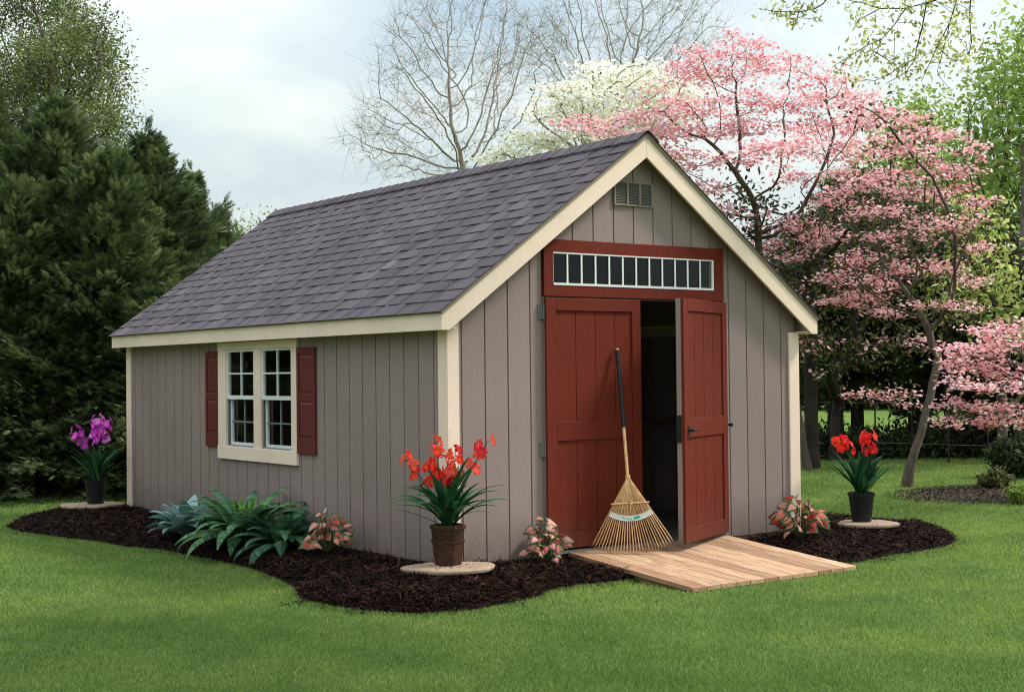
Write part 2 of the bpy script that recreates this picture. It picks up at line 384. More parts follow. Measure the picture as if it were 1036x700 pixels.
# --- corner boards
ct = Z0 + .015
def cboard(a, b):
    mb = MB(); mb.box(a, b); return mb.build('corner_board', M['cream'], shed, bevel=.003)
cboard((-.004, .014, -.005), (.0145, .122, ct)); cboard((-.006, -.006, -.005), (.096, .0140, ct+.1))
cboard((W_-.118, -.006, -.005), (W_+.006, .0140, ct-.0)); cboard((W_-.0145, .0145, -.005), (W_+.004, .12, ct))
cboard((-.004, L_-.108, -.005), (.0145, L_-.014, ct)); cboard((-.006, L_-.0140, -.005), (.1, L_+.006, ct))
cboard((W_-.0145, L_-.12, -.005), (W_+.004, L_-.0145, ct)); cboard((W_-.1, L_-.0140, -.005), (W_+.006, L_+.006, ct))
mb = MB()    # skids and band under the walls
mb.box((.03, .03, GZ-.05), (W_-.03, L_-.03, -.003)); mb.build('floor_frame', M['wood_in'], shed)
mb = MB(); mb.box((.05, .065, 0), (W_-.05, L_-.06, .045)); mb.build('floor', M['ply'], shed)
# interior studs, so the dark room is not empty
mb = MB()
for i in range(14): mb.box((W_-.14, .1+i*.43, .046), (W_-.052, .14+i*.43, Z0))
for i in range(8): mb.box((.15+i*.46, L_-.15, .046), (.19+i*.46, L_-.057, 2.0))
mb.box((W_-.14, .1, .9), (W_-.052, L_-.16, .95)); mb.build('wall_studs', M['wood_in'], shed)
# --- eave fascia, soffits
for s, xe in ((-1, -E_), (1, W_+E_)):
    mb = MB(); x2 = xe - s*.022
    mb.box((xe, -D_+.0225, Z0), (x2, BACK-.0225, Z1-.003)); mb.build('fascia', M['cream'], shed, bevel=.002)
    mb = MB(); mb.box((x2-s*.0005, -D_+.023, Z0+.012), (.0135 if s < 0 else W_-.0135, BACK-.023, Z0+.024)); mb.build('soffit', M['cream'], shed)
INN = 3.062
def rake(y0, y1):
    xm = W_/2
    for s in (-1, 1):
        xb = xm + s*(INN - Z0)/SL; xo = xm + s*(xm + E_)
        g = .0008*s
        P = [(xo, Z0), (xo, Z1), (xm+g, ZP), (xm+g, INN), (xb, Z0)]
        mb = MB(); mb.prism([(x, y0, z) for x, z in P], (0, y1-y0, 0)); mb.build('rake_board', M['cream'], shed, bevel=.002)
rake(-D_, -D_+.022); rake(BACK-.022, BACK)
for (y0, y1) in ((-D_+.0225, .0135), (L_-.0135, BACK-.0225)):
    for s in (-1, 1):
        xm = W_/2; z_at = lambda d: ZP-.06-SL*d
        P = [(xm+s*.001, z_at(0)), (xm+s*(xm-.02), z_at(xm-.02)), (xm+s*(xm-.02), z_at(xm-.02)+.02), (xm+s*.001, z_at(0)+.02)]
        mb = MB(); mb.prism([(x, y0, z) for x, z in P], (0, y1-y0, 0)); mb.build('gable_soffit', M['taupe'], shed)
# --- roof deck, drip edge, shingles
roof = MB(); xm = W_/2
nrm = math.sqrt(1+SL*SL)
for s in (-1, 1):
    xo = xm + s*(xm+E_+.012); zo = ZP - SL*(xm+E_+.012)
    P = [(xm+s*.001, ZP+.001), (xo, zo+.001), (xo, zo+.012), (xm+s*.001, ZP+.012)]
    roof.prism([(x, -D_-.012, z) for x, z in P], (0, BACK+D_+.024, 0))
roof_o = roof.build('roof', M['drip'], shed)
def slope_pt(s, d, y, h):
    """d = distance up the slope from the eave edge, h above the roof deck"""
    ux, uz = -s/nrm, SL/nrm; nx, nz = s*SL/nrm, 1/nrm
    x0 = xm + s*(xm+E_+.024); z0 = ZP+.0125 - SL*(xm+E_+.024)
    return (x0+ux*d+nx*h, y, z0+uz*d+nz*h)
SLEN = (xm+E_+.024)*nrm; NC = 17; EXP = SLEN/NC
def slab(mb, s, d0, d1, y0, y1, h0, h1, th, r, sk=0.0):
    """a shingle piece: butt at d0 (height h0) rising to d1 (height h1)"""
    ps = [slope_pt(s, d0, y0+sk, h0), slope_pt(s, d0, y1-sk, h0), slope_pt(s, d1, y1, h1), slope_pt(s, d1, y0, h1)]
    qs = [slope_pt(s, d0, y0+sk, h0+th), slope_pt(s, d0, y1-sk, h0+th), slope_pt(s, d1, y1, h1+th*.4), slope_pt(s, d1, y0, h1+th*.4)]
    fs = [(4, 5, 6, 7), (0, 1, 5, 4), (1, 2, 6, 5), (3, 0, 4, 7)] if s < 0 else [(7, 6, 5, 4), (4, 5, 1, 0), (5, 6, 2, 1), (7, 4, 0, 3)]
    mb.add(ps+qs, fs, r)
YA, YB = -D_-.02, BACK+.02
for s in (-1, 1):
    mb = MB(); rr = random.Random(5+s)
    for k in range(NC):
        d0 = k*EXP - (.004 if k == 0 else 0); d1 = min((k+1)*EXP+.03, SLEN)
        y = YA - rr.uniform(0, .12); tone = rr.random()
        jit = lambda: rr.uniform(-.0015, .0015)
        while y < YB:          # backing layer
            wd = rr.uniform(.14, .34); a, b = max(y, YA), min(y+wd, YB)
            if b-a > .01:
                slab(mb, s, d0+.004+jit(), d1, a, b, .0040, .0006, .0035, min(1, max(0, rr.gauss(.36, .14))))
            y += wd
        y = YA - rr.uniform(0, .2)
        while y < YB:          # raised tabs
            wd = rr.uniform(.12, .32); a, b = max(y, YA), min(y+wd, YB)
            if b-a > .02:
                slab(mb, s, d0+jit(), d1-.012, a, b, .0078, .0032, .0050, min(1, max(0, rr.gauss(.5, .20))), .006 if b-a > .05 else 0)
            y += wd + rr.uniform(.05, .13)
    mb.build('shingles', M['shingle'], roof_o)
mb = MB(); y = YA; rr = random.Random(3)
while y < YB - .01:
    y2 = min(y+.155, YB); hh = .150; r = min(1, max(0, rr.gauss(.45, .22)))
    z_ = ZP + .030
    V = []
    for (yy, lift) in ((y, .010), (y2+.01, .002)):
        for (dx, dz) in ((-hh*.80, -hh*.80*SL+.004), (-.02, -.008), (0, 0), (.02, -.008), (hh*.80, -hh*.80*SL+.004)):
            V.append((xm+dx, yy, z_+dz+lift)); V.append((xm+dx, yy, z_+dz+lift-.009))
    F = []
    for i in range(4):
        F += [(i*2, (i+1)*2, 10+(i+1)*2, 10+i*2), (i*2, i*2+1, (i+1)*2+1, (i+1)*2)]
    F += [(0, 10, 11, 1), (8, 9, 19, 18)]
    mb.add(V, F, r); y = y2
mb.build('ridge_cap', M['shingle'], roof_o)
# --- drip strip on rake tops
for s in (-1, 1):
    xo = xm+s*(xm+E_); P = [(xo, Z1-.016), (xm+s*.001, ZP-.016), (xm+s*.001, ZP-.0005), (xo, Z1-.0005)]
    mb = MB(); mb.prism([(x, -D_-.010, z) for x, z in P], (0, .0095, 0)); mb.build('drip_edge', M['drip'], shed)
# --- gable vent
mb = MB()
for i in range(4):
    xx = VX0 + (VX1-VX0)*i/3; mb.box((xx-.009, -.004, VZ0), (xx+.009, .0143, VZ1))
mb.box((VX0-.009, -.0045, VZ0-.010), (VX1+.009, .0143, VZ0+.0)); mb.box((VX0-.009, -.0045, VZ1), (VX1+.009, .0143, VZ1+.010))
vent = mb.build('gable_vent', M['taupe'], shed, bevel=.0015)
mb = MB()
for i in range(3):
    xa = VX0 + (VX1-VX0)*i/3+.010; xb = VX0 + (VX1-VX0)*(i+1)/3-.010
    n = 14
    for k in range(n):
        z = VZ0 + (VZ1-VZ0)*k/n
        mb.prism([(xa, .001, z), (xa, .0110, z+.010), (xa, .0120, z+.009), (xa, .002, z+.0002)], (xb-xa, 0, 0), r=.2)
mb.build('louvre', M['hinge'], vent)

# --- window
win = MB(); X0 = -.010
TY0, TY1, TZ0, TZ1 = 2.285, 3.835, .617, Z0-.001
S1 = (3.095, 3.668); S2 = (2.382, 2.957); SZ0, SZ1 = .738, 1.618
win.box((X0, S2[1], SZ0), (.0143, S1[0], SZ1)); win.box((X0, TY0, SZ0), (.0143, S2[0], SZ1)); win.box((X0, S1[1], SZ0), (.0143, TY1, SZ1))
win.box((X0-.002, TY0-.004, SZ1), (.0143, TY1+.004, TZ1)); win.box((X0-.006, TY0-.004, TZ0), (.0143, TY1+.004, SZ0))
wino = win.build('window', M['cream'], shed, bevel=.003)
for (a, b) in (S1, S2):
    mb = MB(); f = .022; zm = 1.185
    xo, xi = .004, .034            # upper sash
    mb.box((xo, a, zm-.018), (xi, a+f, SZ1)); mb.box((xo, b-f, zm-.018), (xi, b, SZ1)); mb.box((xo, a+f, SZ1-f), (xi, b-f, SZ1)); mb.box((xo-.003, a+f, zm-.020), (xi, b-f, zm+.016))
    up = mb.build('upper_sash', M['white'], wino, bevel=.002)
    mb = MB(); mid = (a+b)/2; zq = (zm+SZ1)/2-.002
    mb.box((xo+.004, mid-.007, zm+.016), (xo+.016, mid+.007, SZ1-f)); mb.box((xo+.005, a+f, zq-.007), (xo+.015, mid-.0072, zq+.007)); mb.box((xo+.005, mid+.0072, zq-.007), (xo+.015, b-f, zq+.007))
    mb.build('muntin', M['white'], up)
    mb = MB(); mb.add([(xo+.017, a+f, zm+.016), (xo+.017, b-f, zm+.016), (xo+.017, b-f, SZ1-f), (xo+.017, a+f, SZ1-f)], [(3, 2, 1, 0)]); mb.build('glass', M['glass'], up)
    mb = MB(); xo2 = .036; f2 = .026
    mb.box((xo2, a+.004, SZ0+.004), (xo2+.03, a+f2, zm-.021)); mb.box((xo2, b-f2, SZ0+.004), (xo2+.03, b-.004, zm-.021)); mb.box((xo2, a+f2, SZ0+.004), (xo2+.03, b-f2, SZ0+.034))
    lo = mb.build('lower_sash', M['white'], wino, bevel=.002)
    mb = MB(); zq = (SZ0+zm)/2; 
    mb.box((xo2+.004, mid-.006, SZ0+.034), (xo2+.014, mid+.006, zm-.021)); mb.box((xo2+.005, a+f2, zq-.006), (xo2+.013, mid-.0062, zq+.006)); mb.box((xo2+.005, mid+.0062, zq-.006), (xo2+.013, b-f2, zq+.006))
    mb.build('muntin', M['screen'], lo)
    mb = MB(); mb.add([(xo2+.016, a+f2, SZ0+.034), (xo2+.016, b-f2, SZ0+.034), (xo2+.016, b-f2, zm-.021), (xo2+.016, a+f2, zm-.021)], [(3, 2, 1, 0)]); mb.build('glass', M['glass'], lo)
    mb = MB(); t = .012       # dark screen frame in front of the lower sash
    mb.box((.012, a+.001, SZ0+.001), (.024, a+t, zm-.021)); mb.box((.012, b-t, SZ0+.001), (.024, b-.001, zm-.021)); mb.box((.012, a+t, SZ0+.001), (.024, b-t, SZ0+t))
    mb.build('screen_frame', M['screen'], wino)
# --- shutters
for (a, b) in ((3.843, 4.113), (1.966, 2.276)):
    mb = MB(); z0, z1 = .722, 1.612; st = .036
    mb.box((-.012, a, z0), (.0135, a+st, z1)); mb.box((-.012, b-st, z0), (.0135, b, z1))
    zs = [(z0, z0+.13), (1.160, 1.222), (z1-.06, z1)]
    for (p, q) in zs: mb.box((-.012, a+st, p), (.0135, b-st, q))
    sh = mb.build('shutter', M['maroon'], shed, bevel=.002)
    for (p, q) in ((z0+.13, 1.160), (1.222, z1-.06)):
        mb = MB(); g = .004; ra = .028; X = -.002
        o = [(X, a+st, p), (X, b-st, p), (X, b-st, q), (X, a+st, q)]
        i1 = [(X, a+st+g, p+g), (X, b-st-g, p+g), (X, b-st-g, q-g), (X, a+st+g, q-g)]
        i2 = [(X-.009, a+st+ra, p+ra), (X-.009, b-st-ra, p+ra), (X-.009, b-st-ra, q-ra), (X-.009, a+st+ra, q-ra)]
        F = []
        for A in (0, 4):
            for j in range(4): F.append((A+(j+1) % 4, A+j, A+4+j, A+4+(j+1) % 4))
        F.append((11, 10, 9, 8)); mb.add(o+i1+i2, F, .5); mb.build('raised_panel', M['maroon'], sh)

# --- transom
YD = -.012
GX0, GX1, GZ0_, GZ1_ = .962, 2.640, 2.040, 2.290
mb = MB(); tx0, tx1, tz0, tz1 = .873, 2.758, 1.955, 2.388
mb.box((tx0, YD, tz0), (tx1, .03, GZ0_)); mb.box((tx0, YD, GZ1_), (tx1, .03, tz1)); mb.box((tx0, YD, GZ0_), (GX0, .03, GZ1_)); mb.box((GX1, YD, GZ0_), (tx1, .03, GZ1_))
tr = mb.build('transom', M['red'], shed, bevel=.002)
mb = MB(); mb.box((GX0, YD-.004, GZ0_), (GX1-.016, .02, GZ0_+.018)); mb.box((GX0, YD-.002, GZ1_-.010), (GX1-.016, .02, GZ1_)); mb.box((GX1-.016, YD-.004, GZ0_), (GX1, .02, GZ1_)); mb.box((GX0, YD+.004, GZ0_+.018), (GX0+.004, .02, GZ1_-.010))
mb.build('transom_frame', M['white'], tr)
for i in range(1, 12):
    x = GX0 + (GX1-.008-GX0)*i/12; mb = MB(); mb.box((x-.007, YD+.001, GZ0_+.018), (x+.007, YD+.008, GZ1_-.010)); mb.build('muntin', M['white'], tr)
mb = MB(); mb.add([(GX0+.002, YD+.010, GZ0_+.002), (GX1-.002, YD+.010, GZ0_+.002), (GX1-.002, YD+.010, GZ1_-.002), (GX0+.002, YD+.010, GZ1_-.002)], [(0, 1, 2, 3)]); mb.build('glass', M['darkglass'], tr)
# jambs and threshold
mb = MB(); mb.box((.868, .004, .0), (.8725, .06, 1.953)); mb.box((2.766, .004, .0), (2.7705, .06, 1.953)); mb.box((.8725, .028, 1.945), (2.766, .06, 1.9535)); mb.build('door_frame', M['taupe'], shed)
mb = MB(); mb.box((.873, -.030, .012), (2.765, .064, .034)); mb.build('threshold', M['hinge'], shed)

def make_door(width, flip):
    """local frame: x from 0 (hinge) to width, exterior face at y=0, thickness to +y, z up from 0"""
    H = 1.892; th = .066
    e = bpy.data.objects.new('door', None); link(e, shed)
    sx = -1 if flip else 1
    def B(mb, a, b, r=None): mb.box((sx*a[0], a[1], a[2]), (sx*b[0], b[1], b[2]), r)
    st = .098; s2 = .088
    for (p, q) in ((0, st), (width-s2, width)):
        mb = MB(); B(mb, (p, 0, 0), (q, .024, H)); mb.build('stile', M['red'], e, bevel=.0025)
    for (p, q) in ((0, .112), (.812, .960), (H-.095, H)):
        mb = MB(); B(mb, (st+.0006, 0, p), (width-s2-.0006, .024, q)); mb.build('rail', M['red'], e, bevel=.0025)
    mb = MB(); x = st; g = .196
    B(mb, (st, .0185, .05), (width-s2, .0235, H-.05), .5)
    while x < width-s2-.01:
        x2 = min(x+g, width-s2); B(mb, (x+.003, .0135, .1), (x2-.003, .0184, H-.08)); x = x2
    mb.build('panel', M['red'], e)
    mb = MB(); B(mb, (.001, .0243, .001), (width-.001, th, H-.001)); mb.build('door_core', M['taupe'], e, bevel=.002)
    return e, H
dl, H = make_door(.945, False); dl.location = (.874, -.030, .050)
dl['label'] = 'closed red door leaf with the rake leaning on it'
dr, H = make_door(.940, True); dr.location = (2.764, -.034, .050); dr.rotation_euler = (0, 0, math.radians(24.5))
dr['label'] = 'open red door leaf swung outward'
# handle, lock case and hook on the open leaf (leaf-local coordinates)
mb = MB(); x = -.86
mb.tube([(x, -.001, .87), (x, -.05, .87)], .012, 10); mb.tube([(x, -.045, .87), (x+.05, -.050, .872), (x+.115, -.046, .868)], [.010, .009, .007], 8)
mb.lathe([(0, 0), (.024, 0), (.024, .006), (.0, .006)], 16, (0, 0, 0)) if False else None
mb.box((x-.022, -.006, .835), (x+.022, .0, .905)); mb.build('handle', M['black'], dr, bevel=.002)
mb = MB(); mb.box((-.956, .026, .78), (-.9395, .064, .99)); mb.build('lock_case', M['black'], dr)
mb = MB(); mb.tube([(2.80, .014, .93), (2.80, -.03, .93)], .009, 8); mb.tube([(2.80, -.03, .93), (2.80, -.045, .93)], [.017, .014], 10); mb.build('door_hook', M['black'], shed)
for zc_ in (1.835, .80, .24):
    mb = MB(); mb.box((.828, .004, zc_-.058), (.860, .0145, zc_+.058)); mb.tube([(.866, -.012, zc_-.058), (.866, -.012, zc_+.058)], .007, 8); mb.box((.845, -.004, zc_-.055), (.866, .005, zc_+.055))
    mb.build('hinge', M['hinge'], shed, bevel=.001)
for zc_ in (1.835, .80, .24):
    mb = MB(); mb.tube([(2.772, -.012, zc_-.058), (2.772, -.012, zc_+.058)], .007, 8); mb.build('hinge', M['hinge'], shed)

# ================================================================ RAMP
RX0, RX1, RY0, RY1 = 1.055, 2.74, -.035, -1.385
rampo = thing('entry_ramp', 'low unpainted pine plank ramp in front of the red doors', 'ramp', (1.9, -.7, GZ))
def rz_(y): return .018 + (y-RY0)*(.112/(RY0-RY1)) if False else .022 - (RY0-y)*(.114/(RY0-RY1))
n = 12; pw = (RX1-RX0)/n; rr = random.Random(9)
for i in range(n):
    a = RX0+i*pw; mb = MB(); z0, z1 = rz_(RY0), rz_(RY1)+rr.uniform(-.001, .001)
    g = .0032; ye = RY1 - rr.uniform(-.003, .003)
    mb.prism([(a+g, RY0, z0), (a+pw-g, RY0, z0), (a+pw-g, RY0, z0-.032), (a+g, RY0, z0-.032)], (0, ye-RY0, z1-z0), rr.random())
    mb.build('plank', M['deck'], rampo, bevel=.002, offset=(1.9, -.7, GZ))
for xx in (RX0+.05, (RX0+RX1)/2, RX1-.09):
    mb = MB(); mb.prism([(xx, RY0, rz_(RY0)-.033), (xx, RY0, GZ-.01), (xx, RY1+.06, GZ-.01), (xx, RY1+.06, rz_(RY1+.06)-.033)], (.04, 0, 0)); mb.build('stringer', M['deck'], rampo, offset=(1.9, -.7, GZ))

# ================================================================ BAMBOO RAKE
B0 = Vector((1.452, -.335, rz_(-.335)+.004)); T0 = Vector((1.556, -.046, 1.56)); ax = (T0-B0).normalized(); LEN = (T0-B0).length
rt = Vector((.85, -.527, 0)); rt = (rt - ax*rt.dot(ax)).normalized(); nr = rt.cross(ax).normalized()
if nr.dot(Vector((-.6, -.8, 0))) < 0: nr = -nr
rk = thing('bamboo_rake', 'bamboo leaf rake with black grip leaning on the closed red door', 'rake', tuple(B0))
def RP(u, a, n=0): return np.array(B0 + rt*u + ax*a + nr*n) - np.array(B0)
mb = MB(); mb.tube([RP(0, .36), RP(0, .60), RP(.002, .98)], .0125, 10); mb.build('handle', M['bamboo'], rk); mb = MB(); mb.tube([RP(.0, LEN-.012), RP(0, LEN)], .0135, 10); mb.build('handle_cap', M['bamboo'], rk)
mb = MB(); mb.tube([RP(.002, .97), RP(0, LEN-.013)], [.0165, .0155], 12); mb.build('grip', M['grip'], rk)
AP = .575; NT = 27
for i in range(NT):
    q = math.radians(-31.5 + 63*i/(NT-1)); mb = MB(); P = []; rad = []
    for (d, b, rd) in ((0.0, .013, .0046), (.16, .010, .0046), (.33, .0, .0048), (.50, -.004, .0046), (.555, -.012, .0043), (.575, -.036, .0036)):
        w_ = .010*math.sin(q/ .55*PI/2)
        P.append(RP(w_+d*math.sin(q), AP-d*math.cos(q), b+.0015*((i % 2)*2-1))); rad.append(rd)
    mb.tube(P, rad, 5); mb.build('tine', M['bamboo'], rk)
mb = MB(); mb.tube([RP(-.148, .385, .016), RP(.148, .385, .016)], .0058, 8); mb.build('crossbar', M['bamboo'], rk)
for P_, r_ in (([RP(0, .60, 0), RP(0, .585, 0), RP(0, .565, 0)], .019), ([RP(-.02, .588, .012), RP(.02, .592, .012)], .004), ([RP(0, .40, .018), RP(0, .37, .020)], .010)):
    mb = MB(); mb.tube(P_, r_, 9); mb.build('wire_tie', M['bamboo'], rk)
def arc_band(r0, r1, q0, q1, n, off, col, mb, n0=.0075):
    V = []; F = []
    for k in range(n+1):
        q = math.radians(q0+(q1-q0)*k/n)
        for r_ in (r0, r1): V.append(RP(r_*math.sin(q), AP-r_*math.cos(q), n0+off))
    for k in range(n): F.append((2*k, 2*k+1, 2*k+3, 2*k+2))
    mb.add(V, F, .6, col)
mb = MB(); arc_band(.283, .325, -32, 32, 20, 0, (.80, .84, .82), mb); band = mb.build('label_band', M['own'], rk)
mb = MB()   # the worn green print on the band
for (a, b, r0, r1, c) in ((-13.5, -11.5, .292, .304, (.22, .62, .50)), (-11.6, -10.4, .296, .312, (.22, .62, .50)), (-9.6, -8.8, .294, .314, (.28, .66, .45)), (-8, -5.8, .302, .306, (.20, .60, .25)), (-7.9, -6.9, .306, .317, (.20, .60, .25)), (-5.4, -4.6, .302, .317, (.20, .60, .25)), (-4.2, -2.4, .300, .304, (.15, .55, .2)), (-4.1, -3.2, .304, .317, (.15, .55, .2)), (-2, -1.1, .301, .318, (.15, .55, .2)), (-.8, .9, .302, .318, (.25, .68, .22)), (1.3, 3.2, .310, .317, (.25, .68, .22)), (3.6, 5.0, .296, .316, (.05, .50, .38)), (5.0, 12.5, .293, .312, (.04, .47, .36)), (12.5, 13.8, .297, .307, (.06, .50, .40))):
    arc_band(r0, r1, a, b, 3, .0009, c, mb)
mb.build('printed_label', M['own'], band)

# ================================================================ MULCH BEDS
bed_a = np.array([(1.09, -.30), (1.09, -.72), (.90, -.70), (.614, -.655), (.3, -.70), (.01, -.765), (-.28, -.87), (-.563, -.915), (-.818, -.84), (-.953, -.57), (-1.03, -.05), (-.90, .5), (-.803, .946), (-.735, 1.4), (-.715, 1.932), (-.745, 2.6), (-.80, 3.235), (-.95, 3.65), (-1.078, 4.036), (-1.18, 4.45), (-1.276, 4.919), (-1.385, 5.5), (-1.36, 5.95), (-1.20, 6.35), (-.86, 6.72), (-.3, 6.95), (.4, 6.95), (.6, 6.6), (.6, 5.9), (.10, 5.9), (.10, .10), (1.09, .10)])
def grow_out(poly, k):
    c = np.array(poly, float); n = len(c); out = c.copy()
    for i in range(n):
        if c[i][1] > .05 and -.01 <= c[i][0] <= 3.7 and not c[i][1] > 6.2: continue
        t_ = c[(i+1) % n]-c[i-1]; nn_ = np.array([t_[1], -t_[0]]); nn_ /= np.linalg.norm(nn_)
        kk = k(c[i]) if callable(k) else k
        cand = c[i]+nn_*kk; cen = c.mean(0)
        out[i] = cand if area_sign(c) > 0 else c[i]-nn_*kk
    return out
def area_sign(c):
    x, y = c[:, 0], c[:, 1]; return np.sum(x*np.roll(y, -1)-np.roll(x, -1)*y)
bed_b = np.array([(2.72, .10), (2.72, -1.10), (2.95, -1.16), (3.25, -1.11), (3.52, -1.065), (4.06, -1.03), (4.45, -.93), (4.747, -.741), (5.0, -.52), (5.164, -.305), (5.35, .0), (5.40, .40), (5.35, .85), (5.2, 1.25), (4.8, 1.6), (4.2, 1.75), (3.60, 1.7), (3.56, .10)])
bed_a = grow_out(bed_a, lambda p: .20 if p[1] < .3 and p[0] < .3 else (.09 if p[1] < 4 else -.02)); bed_b = grow_out(bed_b, .07)
bed_a[0] = (1.09, -.30); bed_b[0] = (2.72, .10)
def inside(poly, P):
    x, y = P[:, 0], P[:, 1]; r = np.zeros(len(P), bool); n = len(poly)
    for i in range(n):
        x0, y0 = poly[i]; x1, y1 = poly[(i+1) % n]
        if y0 == y1: continue
        c = ((y0 > y) != (y1 > y)) & (x < (x1-x0)*(y-y0)/(y1-y0)+x0); r ^= c
    return r
def edge_dist(poly, P):
    d = np.full(len(P), 9.0); n = len(poly)
    for i in range(n):
        a, b = poly[i], poly[(i+1) % n]
        if ((a[0] >= .05 and a[0] <= 3.6 and b[0] >= .05 and b[0] <= 3.6) and a[1] > .0 and b[1] > .0): continue
        ab = b-a; t = np.clip(((P-a)@ab)/(ab@ab), 0, 1); d = np.minimum(d, np.linalg.norm(P-a-t[:, None]*ab, axis=1))
    return d
BUMP = [(-.24, -.34, .045), (-.42, 6.12, .03), (4.06, -.34, .03)]
def nz(x, y, s, o=0):
    return (np.sin(x*s*1.7+o)*np.cos(y*s*2.1+o*1.3)+.5*np.sin(x*s*4.3+y*s*3.1+o)+.35*np.cos(x*s*7.9-y*s*9.7+2*o))/1.85
def bed_h(poly, P):
    d = edge_dist(poly, P); h = GZ - .01 + .14*(1-np.exp(-d/.16)) + .016*nz(P[:, 0], P[:, 1], 3)*np.clip(d/.1, 0, 1) + .008*nz(P[:, 0], P[:, 1], 13, 2)
    for (bx, by, bz) in BUMP:
        h += bz*np.exp(-((P[:, 0]-bx)**2+(P[:, 1]-by)**2)/(2*.26**2))
    near = (P[:, 0] > -.12) & (P[:, 0] < W_+.1) & (P[:, 1] > -.12)
    wd = np.minimum(np.where(P[:, 0] < 0, -P[:, 0], 9), np.where(P[:, 1] < 0, -P[:, 1], 9)); wd = np.where((P[:, 0] >= 0) & (P[:, 1] >= 0), 0, wd)
    h -= .030*np.exp(-np.clip(wd, 0, 5)/.08)*(P[:, 1] < 5.5)
    return h
def make_bed(poly, nchips, name, label, seed):
    rg = np.random.default_rng(seed); st = .035
    x0, y0 = poly.min(0)-.05; x1, y1 = poly.max(0)+.05
    nx, ny = int((x1-x0)/st)+1, int((y1-y0)/st)+1
    gx, gy = np.meshgrid(x0+np.arange(nx)*st, y0+np.arange(ny)*st); P = np.stack([gx.ravel(), gy.ravel()], 1)
    ins = inside(poly, P); h = np.where(ins, bed_h(poly, P), GZ-.03)
    V = np.stack([P[:, 0], P[:, 1], h], 1); idx = np.arange(nx*ny).reshape(ny, nx)
    F = np.stack([idx[:-1, :-1], idx[:-1, 1:], idx[1:, 1:], idx[1:, :-1]], -1).reshape(-1, 4)
    F = F[ins[F].any(1)]
    mb = MB(); mb.batch(V, F, rg.random(len(F))*.35)
    C = np.stack([rg.uniform(x0, x1, nchips*4), rg.uniform(y0, y1, nchips*4)], 1); C = C[inside(poly, C)]
    dc = np.linalg.norm(C - CAM[:2], axis=1); C = C[rg.random(len(C)) < np.clip((9.5/dc)**2, .25, 1)][:nchips]; N = len(C)
    # ragged edge
    hz = bed_h(poly, C) + rg.uniform(.0, .014, N)
    ns = nchips//60; k_ = rg.integers(0, N, ns); ed = edge_dist(poly, C); near_ = np.where(ed < .10)[0]; k_ = rg.choice(near_, ns); C = C.copy(); C[k_] += rg.normal(0, .07, (ns, 2)); out_ = ~inside(poly, C[k_]); hz[k_[out_]] = GZ+.012
    az = rg.uniform(0, 2*PI, N); ti = rg.normal(0, .38, N); Ln = rg.gamma(3, .0085, N)+.008+.03*(rg.random(N) < .03); Wd = rg.uniform(.0018, .0055, N)
    d = np.stack([np.cos(az)*np.cos(ti), np.sin(az)*np.cos(ti), np.sin(ti)], 1); s = np.stack([-np.sin(az), np.cos(az), rg.normal(0, .5, N)], 1)
    s /= np.linalg.norm(s, axis=1)[:, None]; u = np.cross(d, s)
    c3 = np.stack([C[:, 0], C[:, 1], hz], 1)
    a = c3 - d*Ln[:, None]; b = c3 + d*Ln[:, None] + s*(Ln*rg.normal(0, .2, N))[:, None]; sw = s*Wd[:, None]; uw = u*(Wd*.7)[:, None]
    VV = np.stack([a-sw, a+sw, a*.5+b*.5+uw*1.2+sw, b+sw*.6, b-sw*.6, a*.5+b*.5+uw*1.2-sw], 1).reshape(-1, 3)
    o = np.arange(N)[:, None]*6
    F2 = np.concatenate([o+[[0, 1, 2, 5]], o+[[5, 2, 3, 4]]], 0); r = rg.random(N)**1.3
    mb.batch(VV, F2, np.concatenate([r, r]))
    ob = mb.build(name, M['mulch']); tag(ob, label, 'mulch bed', kind='stuff'); return ob
make_bed(bed_a, 46000, 'mulch_bed', 'dark brown shredded mulch bed along the window side and front corner of the shed', 1)
make_bed(bed_b, 22000, 'mulch_bed', 'dark brown shredded mulch bed right of the wooden ramp', 2)
def bh(x, y): return float(bed_h(bed_a if x < 2 else bed_b, np.array([[x, y]]))[0])

